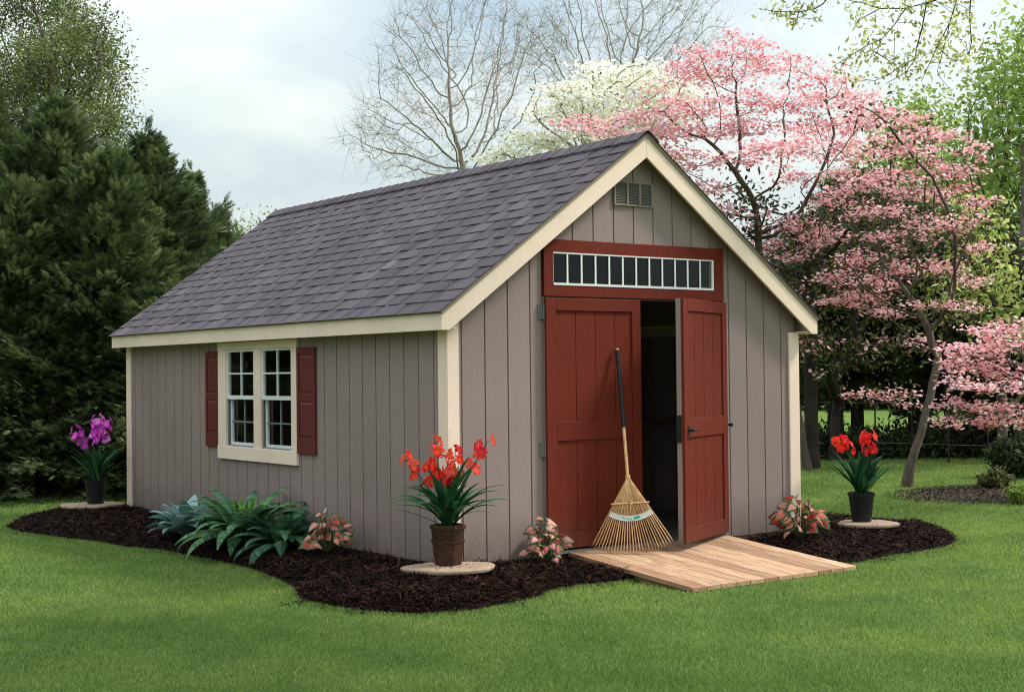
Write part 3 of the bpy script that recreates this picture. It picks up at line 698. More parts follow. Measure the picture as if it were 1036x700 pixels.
# ================================================================ LAWN
mb = MB(); S = 900
gx = [-900, -60, -12, -4, 0, 4, 12, 60, 900]
V = [(x+5, y+5, GZ) for y in gx for x in gx]; nn = len(gx)
mb.add(V, [(j*nn+i, j*nn+i+1, (j+1)*nn+i+1, (j+1)*nn+i) for j in range(nn-1) for i in range(nn-1)], .5)
tag(mb.build('lawn', M['lawn']), 'wide mown green lawn around the shed', 'lawn', kind='structure')
def make_grass():
    rg = np.random.default_rng(21); N = 1500000
    # polar sampling round the camera, thinner with distance, fading out by 30 m
    rr_ = 5.8*np.exp(rg.random(N)**1.0*math.log(30/5.8)); az = YAW + rg.uniform(-.42, .42, N)
    P = CAM[:2] + np.stack([np.cos(az)*rr_, np.sin(az)*rr_], 1)
    # density falls as 1/r^2 with log-uniform radii: keep everything close, thin a little at 6 m
    k = ~(inside(bed_a, P) & (edge_dist(bed_a, P) > .02)); k &= ~(inside(bed_b, P) & (edge_dist(bed_b, P) > .02))
    k &= ~((P[:, 0] > RX0-.03) & (P[:, 0] < RX1+.03) & (P[:, 1] > RY1-.035) & (P[:, 1] < .1))
    k &= ~((P[:, 0] > 0) & (P[:, 0] < W_) & (P[:, 1] > 0) & (P[:, 1] < L_))
    # nothing grows where the shed hides it all
    P = P[k]; r_ = rr_[k]; m_ = (rg.random(len(P)) < .62); P = P[m_]; r_ = r_[m_]; N = len(P)
    h = rg.uniform(.016, .036, N)*(1+.25*nz(P[:, 0], P[:, 1], 1.1)); wd = (.0013+.00022*r_)*rg.uniform(.7, 1.3, N)
    az = rg.uniform(0, 2*PI, N); ln = rg.uniform(.1, .9, N)*h; la = rg.uniform(0, 2*PI, N)
    b = np.stack([P[:, 0], P[:, 1], np.full(N, GZ-.002)], 1); s = np.stack([np.cos(az), np.sin(az), np.zeros(N)], 1)*wd[:, None]
    lean = np.stack([np.cos(la), np.sin(la), np.zeros(N)], 1)*ln[:, None]; up = np.array([[0, 0, 1]])*h[:, None]
    V = np.stack([b-s, b+s, b+up*.62+lean*.4+s*.8, b+up+lean, b+up*.62+lean*.4-s*.8], 1).reshape(-1, 3)
    o = np.arange(N)[:, None]*5; F = o+[[0, 1, 2, 3, 4]]
    pat = nz(P[:, 0]*.8, P[:, 1]*.8, .9, 1)
    mb = MB(); mb.batch(V, F, np.clip(rg.random(N)*.9+.06*pat, 0, 1)); ob = mb.build('grass', M['grass']); tag(ob, 'short mown green grass blades across the lawn', 'grass', kind='stuff')
make_grass()
def rim_grass(poly, n, seed):
    """longer blades leaning over the edge of a bed"""
    rg = np.random.default_rng(seed); seg = []; 
    for i in range(len(poly)):
        a, b = poly[i], poly[(i+1) % len(poly)]
        if a[1] >= .05 and b[1] >= .05 and .05 <= a[0] <= 3.6 and .05 <= b[0] <= 3.6: continue
        if abs(a[0]-b[0]) < .01 and (abs(a[0]-1.09) < .02 or abs(a[0]-2.72) < .02): continue
        seg.append((a, b, np.linalg.norm(b-a)))
    L = np.array([s[2] for s in seg]); ch = rg.choice(len(seg), n, p=L/L.sum()); t = rg.random(n)
    A = np.array([s[0] for s in seg])[ch]; B = np.array([s[1] for s in seg])[ch]
    P = A+(B-A)*t[:, None]+rg.normal(0, .016, (n, 2))
    h = rg.uniform(.018, .045, n); wd = rg.uniform(.0015, .003, n); az = rg.uniform(0, 2*PI, n); la = rg.uniform(0, 2*PI, n); ln = rg.uniform(.1, .8, n)*h
    b = np.stack([P[:, 0], P[:, 1], np.full(n, GZ-.002)], 1); s = np.stack([np.cos(az), np.sin(az), np.zeros(n)], 1)*wd[:, None]
    lean = np.stack([np.cos(la), np.sin(la), np.zeros(n)], 1)*ln[:, None]; up = np.array([[0, 0, 1]])*h[:, None]
    V = np.stack([b-s, b+s, b+up*.62+lean*.4+s*.8, b+up+lean, b+up*.62+lean*.4-s*.8], 1).reshape(-1, 3)
    mb.batch(V, np.arange(n)[:, None]*5+[[0, 1, 2, 3, 4]], rg.random(n)*.8)
mb = MB(); rim_grass(bed_a, 14000, 4); rim_grass(bed_b, 8000, 5); tag(mb.build('grass', M['grass']), 'taller unmown grass fringe along the mulch bed edges', 'grass', kind='stuff')

# ================================================================ STEPPING STONES, POTTED PLANTS
def stone(loc, rx, ry, label, seed, rz=0):
    rr = random.Random(seed); k = 22; th = .034; V = []
    ph = [rr.uniform(0, 6.28) for _ in range(5)]
    R = [1+.07*math.sin(2*2*PI*j/k+ph[0])+.05*math.sin(3*2*PI*j/k+ph[1])+.035*math.sin(5*2*PI*j/k+ph[2])+rr.uniform(-.015, .015) for j in range(k)]
    rings = [(.95, -th), (1.0, -th*.75), (1.01, -.010), (.985, -.002), (.93, 0), (.5, .001)]
    for (f, z) in rings:
        for j in range(k): q = 2*PI*j/k; V.append((rx*R[j]*f*math.cos(q), ry*R[j]*f*math.sin(q), z+rr.uniform(-.0012, .0012)))
    n = len(rings); F = [(i*k+j, i*k+(j+1) % k, (i+1)*k+(j+1) % k, (i+1)*k+j) for i in range(n-1) for j in range(k)]
    F += [tuple(range(k-1, -1, -1)), tuple((n-1)*k+j for j in range(k))]
    mb = MB(); mb.add(V, F, .5); o = mb.build('stepping_stone', M['flag']); o.location = loc; o.rotation_euler = (0, 0, rz)
    return tag(o, label, 'stone', 'flat stepping stones under the pots')

def strap(mb, base, az, length, rise, droop, width, col, rr, tipcol=None, n=9):
    """a strap leaf: V-folded ribbon along an arc"""
    d = Vector((math.cos(az), math.sin(az), 0)); side = Vector((-math.sin(az), math.cos(az), 0)); V = []; p = Vector(base); el = rise
    tw = rr.uniform(-.5, .5); cols = []
    for i in range(n+1):
        t = i/n; w_ = width*(math.sin(PI*min(1, .16+t*.86))**.75)*(1 if t < 1 else 0.05)
        s2 = side*math.cos(tw*t)+Vector((0, 0, 1))*math.sin(tw*t)
        nn = d*(-math.sin(el))+Vector((0, 0, 1))*math.cos(el)
        V += [tuple(p-s2*w_+nn*w_*.35), tuple(p), tuple(p+s2*w_+nn*w_*.35)]
        st_ = length/n; p = p + (d*math.cos(el)+Vector((0, 0, 1))*math.sin(el))*st_; el -= droop/n*(.4+1.4*t)
    F = []
    for i in range(n): F += [(3*i, 3*i+1, 3*i+4, 3*i+3), (3*i+1, 3*i+2, 3*i+5, 3*i+4)]
    mb.add(V, F, rr.random(), col)
def blossom(mb, c, nrm_, size, col, rr, cen=(.9, .55, .1), petals=6, ruffle=.12):
    nrm_ = Vector(nrm_).normalized(); a = nrm_.orthogonal().normalized(); b = nrm_.cross(a); q0 = rr.uniform(0, 6)
    for k in range(petals):
        q = q0+2*PI*k/petals; d = a*math.cos(q)+b*math.sin(q); s = nrm_.cross(d); L = size*(1 if k % 2 else .86)*rr.uniform(.9, 1.1); V = [tuple(c)]
        for (t, w_, h) in ((.35, .26, .16), (.75, .38, .20), (1.0, .18, .06)):
            hh = L*h+rr.uniform(-1, 1)*ruffle*L*.5
            V += [tuple(Vector(c)+d*L*t-s*L*w_+nrm_*(hh+rr.uniform(-1, 1)*ruffle*L)), tuple(Vector(c)+d*L*t+nrm_*hh*.7), tuple(Vector(c)+d*L*t+s*L*w_+nrm_*(hh+rr.uniform(-1, 1)*ruffle*L))]
        k1 = tuple(x*rr.uniform(.8, 1.15) for x in col)
        mb.add(V, [(0, 2, 1), (0, 3, 2)], rr.random(), tuple(.8*x+.2*y for x, y in zip(col, cen)))
        mb.add(V, [(1, 2, 5, 4), (2, 3, 6, 5), (4, 5, 8, 7), (5, 6, 9, 8)], rr.random(), k1)
    mb.lathe([(0.001, .0), (size*.09, size*.02), (size*.06, size*.35), (.0005, size*.42)], 5, tuple(c), r=.5, c=cen)

def potted(loc, label, pot, leaves, spikes, fcols, seed, fsize=.034, rz=0, crad=.026):
    rr = random.Random(seed); t = thing('potted_plant', label, 'potted plant', loc, rz, 'potted flowers standing on stones')
    if pot == 'wood':
        h = .275; k = 6; mb = MB()
        mb.lathe([(0.0, 0), (.088, 0), (.092, .006), (.100, .07)], k, c=(1, 1, 1), r=.3, rot=.35); mb.lathe([(.1005, .071), (.108, .15)], k, r=.7, rot=.35)
        mb.lathe([(.1085, .176), (.116, h-.02), (.1195, h-.018), (.120, h), (.108, h), (.104, h-.03), (.0, h-.03)], k, r=.4, rot=.35)
        po = mb.build('pot', M['potwood'], t)
        mb = MB(); mb.lathe([(.107, .150), (.1145, .151), (.1165, .175), (.108, .176)], k, r=.9, rot=.35); mb.lathe([(.1185, h-.030), (.1240, h-.030), (.1255, h-.004), (.1200, h-.003)], k, r=.8, rot=.35)
        mb.build('hoop', M['potwood'], po)
    else:
        h = .25; mb = MB(); mb.lathe([(0, 0), (.078, 0), (.082, .005), (.108, h-.03), (.116, h-.028), (.118, h), (.110, h+.001), (.106, h-.02), (0, h-.022)], 28); mb.build('pot', M['nursery'], t, smooth=False)
    mb = MB(); mb.lathe([(0, h-.024), (.05, h-.018), (.105, h-.026)], 14, r=.3); mb.build('soil', M['mulch'], t)
    mb = MB()
    for (az, L, rise, dr, wd) in leaves:
        c = rr.choice([(.016, .075, .026), (.028, .110, .042), (.014, .055, .026), (.045, .14, .055)]); q = rr.uniform(0, 6.28); o = rr.uniform(0, .045)
        strap(mb, (o*math.cos(q), o*math.sin(q), h-.025), az, L, rise, dr, wd, c, rr)
    mb.build('foliage', M['own'], t)
    for (az, lean, H, n, spread) in spikes:
        mb = MB(); P = []; bx, by = .03*math.cos(az), .03*math.sin(az)
        for i in range(7):
            u = i/6; P.append((bx+math.cos(az)*lean*u**1.6, by+math.sin(az)*lean*u**1.6, h-.02+(H-h)*u))
        mb.tube(P, [.0042, .004, .0038, .0035, .003, .0025, .002], 6, c=(.03, .09, .03)); st = mb.build('flower_stem', M['own'], t)
        for k in range(n):
            u = 1 - k*spread/max(1, n-1) if n > 1 else 1; u = max(.45, u); i = min(5, int(u*6)); f = u*6-i
            p = Vector(P[i]).lerp(Vector(P[i+1]), f); q = k*2.4+rr.uniform(-.6, .6); off = Vector((math.cos(q), math.sin(q), rr.uniform(-.1, .5)))
            mb = MB(); c0 = p+off*crad; blossom(mb, c0, off+Vector((-.35, -.45, .2)), fsize*rr.uniform(.85, 1.15), rr.choice(fcols[0]), rr, fcols[1]); mb.tube([tuple(p), tuple(c0)], .0015, 4, c=(.05, .1, .03)); mb.build('blossom', M['own'], st)
    return t
rr = random.Random(2)
VA = math.atan2(CAM[1], CAM[0]); RT = math.atan2(_R[1], _R[0])     # azimuth of the picture's right, for posing plants
def ring(n, L, rise, dr, wd, jit=.3, az0=0):
    return [(az0+2*PI*i/n+rr.uniform(-jit, jit), L*rr.uniform(.75, 1.15), rise+rr.uniform(-.2, .2), dr*rr.uniform(.6, 1.3), wd*rr.uniform(.8, 1.15)) for i in range(n)]
reds = ([(.82, .035, .025), (.86, .06, .03), (.74, .025, .05), (.86, .10, .07)], (.95, .32, .06))
stone((-.255, -.39, .072), .30, .25, 'flat tan stepping stone under the wooden tub of orange-red flowers', 1, RT+.05)
potted((-.235, -.335, .0735), 'orange-red lilies with strap leaves in a banded brown wooden tub at the shed corner', 'wood',
       ring(22, .44, 1.0, 1.3, .027) + ring(20, .50, 1.32, .8, .029) + [(RT+.15, .56, .95, 1.15, .020), (RT-.3, .52, .95, 1.2, .022), (RT-.1, .50, .8, 1.2, .020), (RT+PI+.1, .46, .75, 1.2, .020), (RT+PI-.25, .46, .45, .5, .009), (RT+.4, .40, .6, 1.2, .012), (RT+PI+.3, .36, 1.0, .9, .015)],
       [(RT+PI, .27, .76, 7, .42), (RT+PI+.2, .05, .86, 5, .25), (RT+.3, .03, .80, 7, .42), (RT+PI/2, .09, .68, 7, .3), (RT-.1, .25, .86, 7, .40), (RT+PI-.4, .10, .70, 5, .28)], reds, 12, .048, crad=.036)
purp = ([(.68, .06, .56), (.80, .10, .66), (.58, .04, .48), (.88, .28, .74)], (.90, .45, .70))
sl = (-.42, 6.12); stone((sl[0]+.02, sl[1], .062), .32, .27, 'flat tan stepping stone under the purple-flowered pot', 2, RT)
potted((sl[0]+.065, sl[1]-.02, .0635), 'purple orchid-like flowers in a dark pot beyond the rear corner of the shed', 'round',
       ring(22, .46, 1.2, .9, .021) + [(RT, .50, .85, .25, .012), (RT+.2, .50, .65, .3, .012), (RT+PI, .46, .65, .5, .010), (RT+PI+.2, .48, .5, .6, .010), (RT+PI-.2, .42, .9, .4, .012), (RT+.1, .40, 1.0, .3, .013)],
       [(RT+PI, .18, .80, 8, .32), (RT+PI/2, .02, .90, 11, .32), (RT+.2, .08, .88, 11, .32), (RT-.5, .03, .82, 10, .30)], purp, 23, .048, crad=.052)
sr = (4.075, -.345); stone((sr[0], sr[1]-.04, .062), .24, .26, 'flat tan stepping stone under the scarlet-flowered pot', 3, RT)
scar = ([(.86, .02, .02), (.80, .015, .03), (.90, .07, .03)], (.95, .25, .06))
potted((sr[0], sr[1]+.02, .0635), 'scarlet flowers with upright blue-green leaves in a dark pot right of the shed', 'round',
       ring(18, .46, 1.25, .7, .026) + ring(16, .42, .95, .5, .027) + [(RT, .50, .80, .2, .016), (RT+PI, .46, .8, .4, .018)],
       [(RT+PI, .15, .74, 7, .14), (RT+PI+.3, .12, .66, 4, .12), (RT+.2, .045, .76, 10, .10), (RT+.5, .08, .66, 5, .10)], scar, 34, .042, crad=.055)

def heart_leaf(mb, c, d, nrm_, size, rr, pink, green):
    d = Vector(d).normalized(); nrm_ = (Vector(nrm_)-d*Vector(nrm_).dot(d)).normalized(); s = nrm_.cross(d); c = Vector(c)
    out = [(-.25, 0), (-.42, .22), (-.28, .46), (.05, .50), (.42, .34), (.78, .13), (1.0, 0), (.78, -.13), (.42, -.34), (.05, -.50), (-.28, -.46), (-.42, -.22)]
    def P(u, v, k=1): return tuple(c+d*size*u+s*size*v*k+nrm_*size*(-.20*u*u-.18*abs(v)+.05))
    mid = [P(u*.72+.04, v*.66) for u, v in out]; V = [P(.1, 0)]+mid+[P(u, v) for u, v in out]; n = 12
    mb.add(V, [(0, 1+i, 1+(i+1) % n) for i in range(n)], rr.random(), pink)
    mb.add(V, [(1+i, 1+n+i, 1+n+(i+1) % n, 1+(i+1) % n) for i in range(n)], rr.random(), green)
def caladium(loc, label, seed, R, H, n, pinks, size=.062):
    rr = random.Random(seed); t = thing('caladium_plant', label, 'plant', loc, 0, 'pink-leaved plants in the mulch')
    ms = MB()
    mb = MB()
    for i in range(n):
        q = rr.uniform(0, 6.28); rad = R*math.sqrt(rr.random()); hh = H*(1-.6*(rad/R)**2)*rr.uniform(.28, .95)
        c = Vector((rad*math.cos(q), rad*math.sin(q), hh)); out = Vector((math.cos(q), math.sin(q), rr.uniform(-.9, .2)))
        ms.tube([(0, 0, 0), tuple(c*.55+Vector((0, 0, .03))), tuple(c)], [.003, .0025, .002], 5, c=(.09, .10, .04))
        toc = Vector((-.57, -.80, .55))+Vector((rr.gauss(0, .5), rr.gauss(0, .5), rr.gauss(0, .4)))+out*.35
        heart_leaf(mb, c, out, toc, size*rr.uniform(.75, 1.25), rr, rr.choice(pinks), rr.choice([(.09, .15, .05), (.14, .20, .08), (.22, .24, .12), (.05, .09, .03)]))
    ms.build('stem', M['own'], t); mb.build('foliage', M['own'], t)
    return t
pk = [(.74, .20, .18), (.80, .30, .27), (.60, .10, .09), (.85, .48, .42)]
pal = [(.82, .26, .27), (.86, .40, .38), (.70, .14, .15), (.80, .30, .30)]
pg = ground(335, 560, -.01); caladium((-.30, 1.24, bh(-.30, 1.24)), 'coral-pink leaved plant in the mulch right of the ferns', 51, .17, .40, 52, pk, .066)
caladium((.74, -.17, bh(.74, -.17)), 'pale pink and green leaved plant in the mulch left of the wooden ramp', 52, .16, .40, 50, pal, .066)
caladium((3.15, -.46, bh(3.15, -.46)), 'rose-pink leaved plant in the mulch between the ramp and the scarlet flowers', 53, .22, .42, 60, [(.74, .17, .15), (.82, .36, .30), (.45, .05, .04)], .072)

def frond(mb, base, az, length, rise, droop, cols, rr, npin=24, pl=.095):
    d = Vector((math.cos(az), math.sin(az), 0)); side = Vector((-math.sin(az), math.cos(az), 0)); p = Vector(base); el = rise; pts = [p.copy()]; els = [el]
    for i in range(npin):
        p = p+(d*math.cos(el)+Vector((0, 0, 1))*math.sin(el))*(length/npin); el -= droop/npin*(.5+1.1*i/npin); pts.append(p.copy()); els.append(el)
    mb.tube([tuple(q) for q in pts[::4]], .0022, 4, c=cols[0])
    tilt = rr.uniform(-.35, .35)
    for i in range(2, npin+1):
        t = i/npin; L = pl*math.sin(PI*(.10+.88*t))**.7*(1.15-.5*t); fw = (d*math.cos(els[i])+Vector((0, 0, 1))*math.sin(els[i])); c = rr.choice(cols); r_ = rr.random()
        up = Vector((0, 0, 1))
        for sg in (-1, 1):
            s = (side*sg*math.cos(tilt*sg)+up*math.sin(tilt*sg)*sg*.6)*.9+fw*.42-up*.20; w_ = length/npin*.72; a = pts[i]
            mb.add([tuple(a-fw*w_*.8), tuple(a+fw*w_*.8), tuple(a+s*L*.6+fw*w_*.9), tuple(a+s*L), tuple(a+s*L*.6-fw*w_*.6)], [(0, 1, 2, 3, 4)], r_, c)
def fern(loc, label, seed, n, L, cols, young, rz=0):
    rr = random.Random(seed); t = thing('fern', label, 'fern', loc, 0, 'ferns in the mulch below the window'); 
    mb = MB()
    for i in range(n):
        az = i*2.399+rr.uniform(-.3, .3); k = i/n
        frond(mb, (.02*math.cos(az), .02*math.sin(az), .0), az, L*rr.uniform(.8, 1.1), 1.25-.75*k+rr.uniform(-.1, .1), 1.15+.6*k, cols, rr)
    for i in range(7): frond(mb, (0, 0, .0), rr.uniform(0, 6.28), L*.62, 1.35, .5, young, rr, 18, .045)
    mb.build('foliage', M['own'], t); return t
gf = [(.055, .145, .06), (.10, .22, .09), (.16, .30, .115), (.10, .20, .135)]
fern((-.46, 2.38, bh(-.46, 2.38)), 'large deep green fern spilling over the mulch below the window', 61, 46, .66, gf, [(.11, .24, .03), (.16, .32, .05)])
fern((-.36, 1.88, bh(-.36, 1.88)), 'smaller dark green fern between the large fern and the coral-pink plant', 62, 34, .52, [(.035, .10, .055), (.055, .14, .075), (.085, .17, .10)], [(.06, .15, .03), (.08, .18, .05)])
t = thing('foliage_plant', 'blue-green broad-leaved plant left of the large fern', 'plant', (-.56, 3.28, bh(-.56, 3.28))); mb = MB(); rr = random.Random(8)
for i in range(36):
    az = i*2.4+rr.uniform(-.3, .3); k = i/36; c = rr.choice([(.16, .28, .26), (.25, .38, .37), (.09, .18, .15), (.34, .47, .48)])
    strap(mb, (.02*math.cos(az), .02*math.sin(az), 0), az, rr.uniform(.32, .46), 1.40-.85*k, .8+.6*k, .075*rr.uniform(.8, 1.2), c, rr)
for i in range(6): strap(mb, (0, 0, 0), rr.uniform(0, 6.3), .20, 1.2, .5, .018, (.14, .25, .04), rr)
mb.build('foliage', M['own'], t)

# ================================================================ TREES
def colonize(att, root, step=.22, di=1.2, dk=.35, iters=160, seed=0, tropism=(0, 0, .05), wob=.15, maxn=6000):
    """space colonisation: grows a natural branching skeleton towards the attraction points"""
    rg = np.random.default_rng(seed); pos = [np.array(p, float) for p in root]; par = [-1]+list(range(len(root)-1)); A = np.array(att, float)
    P0 = np.array(pos); D = np.linalg.norm(A[:, None]-P0[None], axis=2); near = D.argmin(1); nd = D.min(1); alive = np.ones(len(A), bool); tr_ = np.array(tropism)
    used = set()
    for it in range(iters):
        m_ = alive & (nd < di)
        if not m_.any():
            if alive.any() and it < 60:
                di2 = nd[alive].min()+.3; m_ = alive & (nd < di2)
            else: break
        idx = near[m_]; v = A[m_]-np.array(pos)[idx]; v /= (np.linalg.norm(v, axis=1)[:, None]+1e-9)
        u = np.unique(idx); new = []
        acc = np.zeros((len(pos), 3)); np.add.at(acc, idx, v)
        for i in u:
            d = acc[i]; L = np.linalg.norm(d)
            if L < 1e-3: continue
            d = d/L + tr_ + rg.normal(0, wob, 3); d /= np.linalg.norm(d); q = pos[i]+d*step; key = (int(i), round(q[0], 1), round(q[1], 1), round(q[2], 1))
            if key in used: continue
            used.add(key); new.append((q, int(i)))
        if not new or len(pos) > maxn: break
        s0 = len(pos)
        for q, i in new: pos.append(q); par.append(i)
        Q = np.array([q for q, _ in new]); D = np.linalg.norm(A[:, None]-Q[None], axis=2); dm = D.min(1); am = D.argmin(1)
        b = dm < nd; nd[b] = dm[b]; near[b] = am[b]+s0; alive &= nd > dk
    return np.array(pos), np.array(par)
def skeleton_mesh(mb, pos, par, r0=.006, expo=2.3, rmax=None, flare=0):
    n = len(pos); rad = np.zeros(n); ch = [[] for _ in range(n)]
    for i in range(1, n): ch[par[i]].append(i)
    for i in range(n-1, -1, -1):
        rad[i] = r0 if not ch[i] else sum(rad[c]**expo for c in ch[i])**(1/expo)*1.003
    if rmax: 
        k = rmax/rad[0]; rad = r0*.9 + (rad-r0*.9)*max(.01, (rmax-r0*.9)/(rad[0]-r0*.9)) if rad[0] > rmax or True else rad
    starts = [0]
    stack = [(0, None)]
    while stack:
        i, pre = stack.pop(); chain = [] if pre is None else [pre]; j = i
        while True:
            chain.append(j)
            if not ch[j]: break
            c = sorted(ch[j], key=lambda q: -rad[q]); 
            for k in c[1:]: stack.append((k, j))
            j = c[0]
        if len(chain) > 1:
            rs = [rad[q] for q in chain]
            if pre is not None: rs[0] = rs[1]
            k = 9 if rs[0] > .05 else (5 if rs[0] > .015 else 3)
            P = [pos[q] for q in chain]
            if flare and pre is None: rs = [r*(1+flare*math.exp(-a*1.1)) for a, r in enumerate(rs)]
            mb.tube(P, rs, k, r=.5, cap=False)
    return rad, ch
def frame(N, rg, up=None, tilt=1.0):
    n = rg.normal(0, 1, (N, 3))*tilt
    if up is not None: n += np.array(up)
    n /= np.linalg.norm(n, axis=1)[:, None]; a = rg.normal(0, 1, (N, 3)); a -= n*(a*n).sum(1)[:, None]; a /= np.linalg.norm(a, axis=1)[:, None]
    return n, a, np.cross(n, a)
T_LEAF = np.array([(-1, 0, 0), (-.3, .42, .1), (.5, .30, .06), (1, 0, -.12), (.5, -.30, .06), (-.3, -.42, .1)])
T_BRACT = np.array([(-1, -.25, .1), (-.25, -1, .1), (.3, -.9, .05), (1, -.2, .1), (.9, .35, .05), (.2, 1, .1), (-.35, .85, .05), (-.95, .3, .1)])
def scatter(mb, C, size, rg, tmpl, up=None, tilt=1.0, r=None, rvar=1.0):
    N = len(C); n, a, b = frame(N, rg, up, tilt); s = (size*rg.uniform(.65, 1.3, N))[:, None, None]
    V = C[:, None]+(a[:, None]*tmpl[None, :, 0:1]+b[:, None]*tmpl[None, :, 1:2]+n[:, None]*tmpl[None, :, 2:3])*s
    k = len(tmpl); F = np.arange(N)[:, None]*k+np.arange(k)[None]
    mb.batch(V.reshape(-1, 3), F, rg.random(N) if r is None else r)
def fill(blobs, n, rg, shell=.0):
    """attraction points inside ellipsoids: (u, v, depth, rx, ry, rz) with the centre seen at pixel u, v"""
    vol = np.array([b[3]*b[4]*b[5] for b in blobs]); cnt = np.maximum(8, (n*vol/vol.sum()).astype(int)); out = []
    for b, c in zip(blobs, cnt):
        d = rg.normal(0, 1, (c, 3)); d /= np.linalg.norm(d, axis=1)[:, None]; d *= (rg.random(c)**(1/3)*(1-shell)+shell)[:, None]
        d = _R0*(d[:, :1]*b[3]) + np.array([math.cos(YAW), math.sin(YAW), 0])*(d[:, 1:2]*b[4]) + np.array([0, 0, 1.])*(d[:, 2:]*b[5])
        out.append(at(b[0], b[1], b[2])+d)
    return np.concatenate(out)
def rays(hub, ends, dep, r, n=6, jit=.0):
    out = []; rg = np.random.default_rng(len(ends))
    for e in ends:
        dd = rg.normal(0, 1.0)
        for i in range(1, n+1):
            f = i/n; k = r*(.35+.65*f); out.append((hub[0]+(e[0]-hub[0])*f, hub[1]+(e[1]-hub[1])*f, dep+dd*f, k, k, k*.8))
    return out
def discs(lst, dep, rx, rz, seed):
    rg = np.random.default_rng(seed); return [(u, v, dep+rg.normal(0, .55), rx*k*rg.uniform(.8, 1.2), rx*k*rg.uniform(.8, 1.2), rz*rg.uniform(.7, 1.3)) for (u, v, k) in lst]
def make_tree(name, label, group, base, trunkpts, blobs, natt, leafspec, barkm, seed, step=.22, di=1.3, dk=.33, r0=.006, rmax=.12, wob=.15, trop=(0, 0, .05), crown='crown', iters=170, expo=2.3, flare=.35, twigs=None, maxn=6000):
    """leafspec: list of (material, per-node count, spread (xy,z), size, template, up, tilt)"""
    rg = np.random.default_rng(seed); base = np.array(base); t = thing(name, label, 'tree', tuple(base), 0, group)
    att = fill(blobs, natt, rg); roots = [base+np.array((0, 0, -.05))]
    tp = [np.array(p) for p in trunkpts]; prev = roots[0]
    for p in tp:
        k = max(1, int(np.linalg.norm(p-prev)/step))
        for i in range(1, k+1): roots.append(prev+(p-prev)*i/k+rg.normal(0, .006, 3))
        prev = p
    pos, par = colonize(att, roots, step, di, dk, iters, seed, trop, wob, maxn)
    mb = MB(); rad, ch = skeleton_mesh(mb, pos, par, r0, expo, rmax, flare)
    if twigs:
        nt_, tl, trd = twigs
        ends = np.array([i for i in range(len(roots), len(pos)) if rad[i] < r0*3.2]); ii = rg.choice(ends, int(len(ends)*nt_)); N = len(ii)
        d = pos[ii]-pos[par[ii]]; d /= np.linalg.norm(d, axis=1)[:, None]; d = d*.9+rg.normal(0, .50, (N, 3))+np.array([0, 0, .12]); d /= np.linalg.norm(d, axis=1)[:, None]
        L = tl*rg.uniform(.4, 1.3, N)[:, None]; a = pos[ii]; b_ = a+d*L*.5; d2 = d+rg.normal(0, .22, (N, 3)); c_ = b_+d2*L*.5; W = []
        sd_ = np.cross(d, rg.normal(0, 1, (N, 3))); sd_ /= np.linalg.norm(sd_, axis=1)[:, None]; u_ = np.cross(d, sd_)
        for (P_, rr_) in ((a, trd), (b_, trd*.75), (c_, trd*.4)):
            for q in range(3): W.append(P_+(sd_*math.cos(q*2.094)+u_*math.sin(q*2.094))*rr_)
        W = np.stack(W, 1).reshape(-1, 3); F = np.concatenate([[(k*3+q, k*3+(q+1) % 3, k*3+3+(q+1) % 3, k*3+3+q) for q in range(3)] for k in range(2)])
        mb.batch(W, (np.arange(N)[:, None, None]*9+F[None]).reshape(-1, 4), np.full(N*6, .5))
    mb.build('trunk', barkm, t, smooth=True, offset=base)
    tips = np.array([i for i in range(len(roots), len(pos)) if rad[i] < r0*2.6])
    if len(tips):
        for (mat, cnt, sxy, sz, size, tm, up, tilt, part) in leafspec:
            N = int(len(tips)*cnt); ii = rg.choice(tips, N); c = pos[ii]+rg.normal(0, 1, (N, 3))*np.array([sxy, sxy, sz])
            mb = MB(); scatter(mb, c, size, rg, tm, up, tilt); mb.build(part, M[mat], t, offset=base)
    return t, pos, rad

# --- pink dogwoods
dogpink = lambda c1, c2: [('pink', c1, .13, .05, .036, T_BRACT, (0, 0, 1.3), .75, 'blossom_crown'), ('dogleaf', c2, .14, .09, .040, T_LEAF, (0, 0, .6), 1, 'leaf_crown')]
b1 = ground(818, 476)
make_tree('pink_dogwood', 'tall pink dogwood in full bloom rising behind the gable peak', 'pink dogwoods', b1,
          [b1+[-.1, .1, .8], at(785, 330, 21.3), at(768, 250, 21), at(766, 222, 21)],
          discs([(738, 38, .35), (705, 52, .4), (775, 48, .35), (815, 62, .4), (668, 84, .35), (850, 78, .4), (745, 52, .7), (700, 66, .7), (725, 78, 1), (780, 66, .8), (820, 82, .8), (755, 98, 1.1), (800, 108, 1), (850, 98, .8), (700, 108, .9), (660, 118, .8), (625, 126, .6), (590, 124, .6), (640, 140, .7), (690, 138, 1), (740, 130, 1), (835, 130, 1), (880, 122, .8), (600, 132, .5), (670, 160, .8), (720, 165, .9), (860, 155, 1), (790, 150, 1), (820, 178, .8), (700, 192, .8), (880, 180, .8), (740, 215, .7), (850, 205, .8), (690, 212, .5), (790, 228, .8), (830, 240, .8), (760, 250, .6), (800, 262, .6)], 20.8, .62, .095, 6), 2400,
          [('pink', 26, .11, .034, .023, T_BRACT, (0, 0, 1.5), .65, 'blossom_crown'), ('pale', .8, .12, .08, .026, T_LEAF, (0, 0, .6), 1, 'leaf_crown')], M['bark'], 101, step=.18, di=1.2, r0=.003, rmax=.062, dk=.17)
b2 = ground(917, 493)
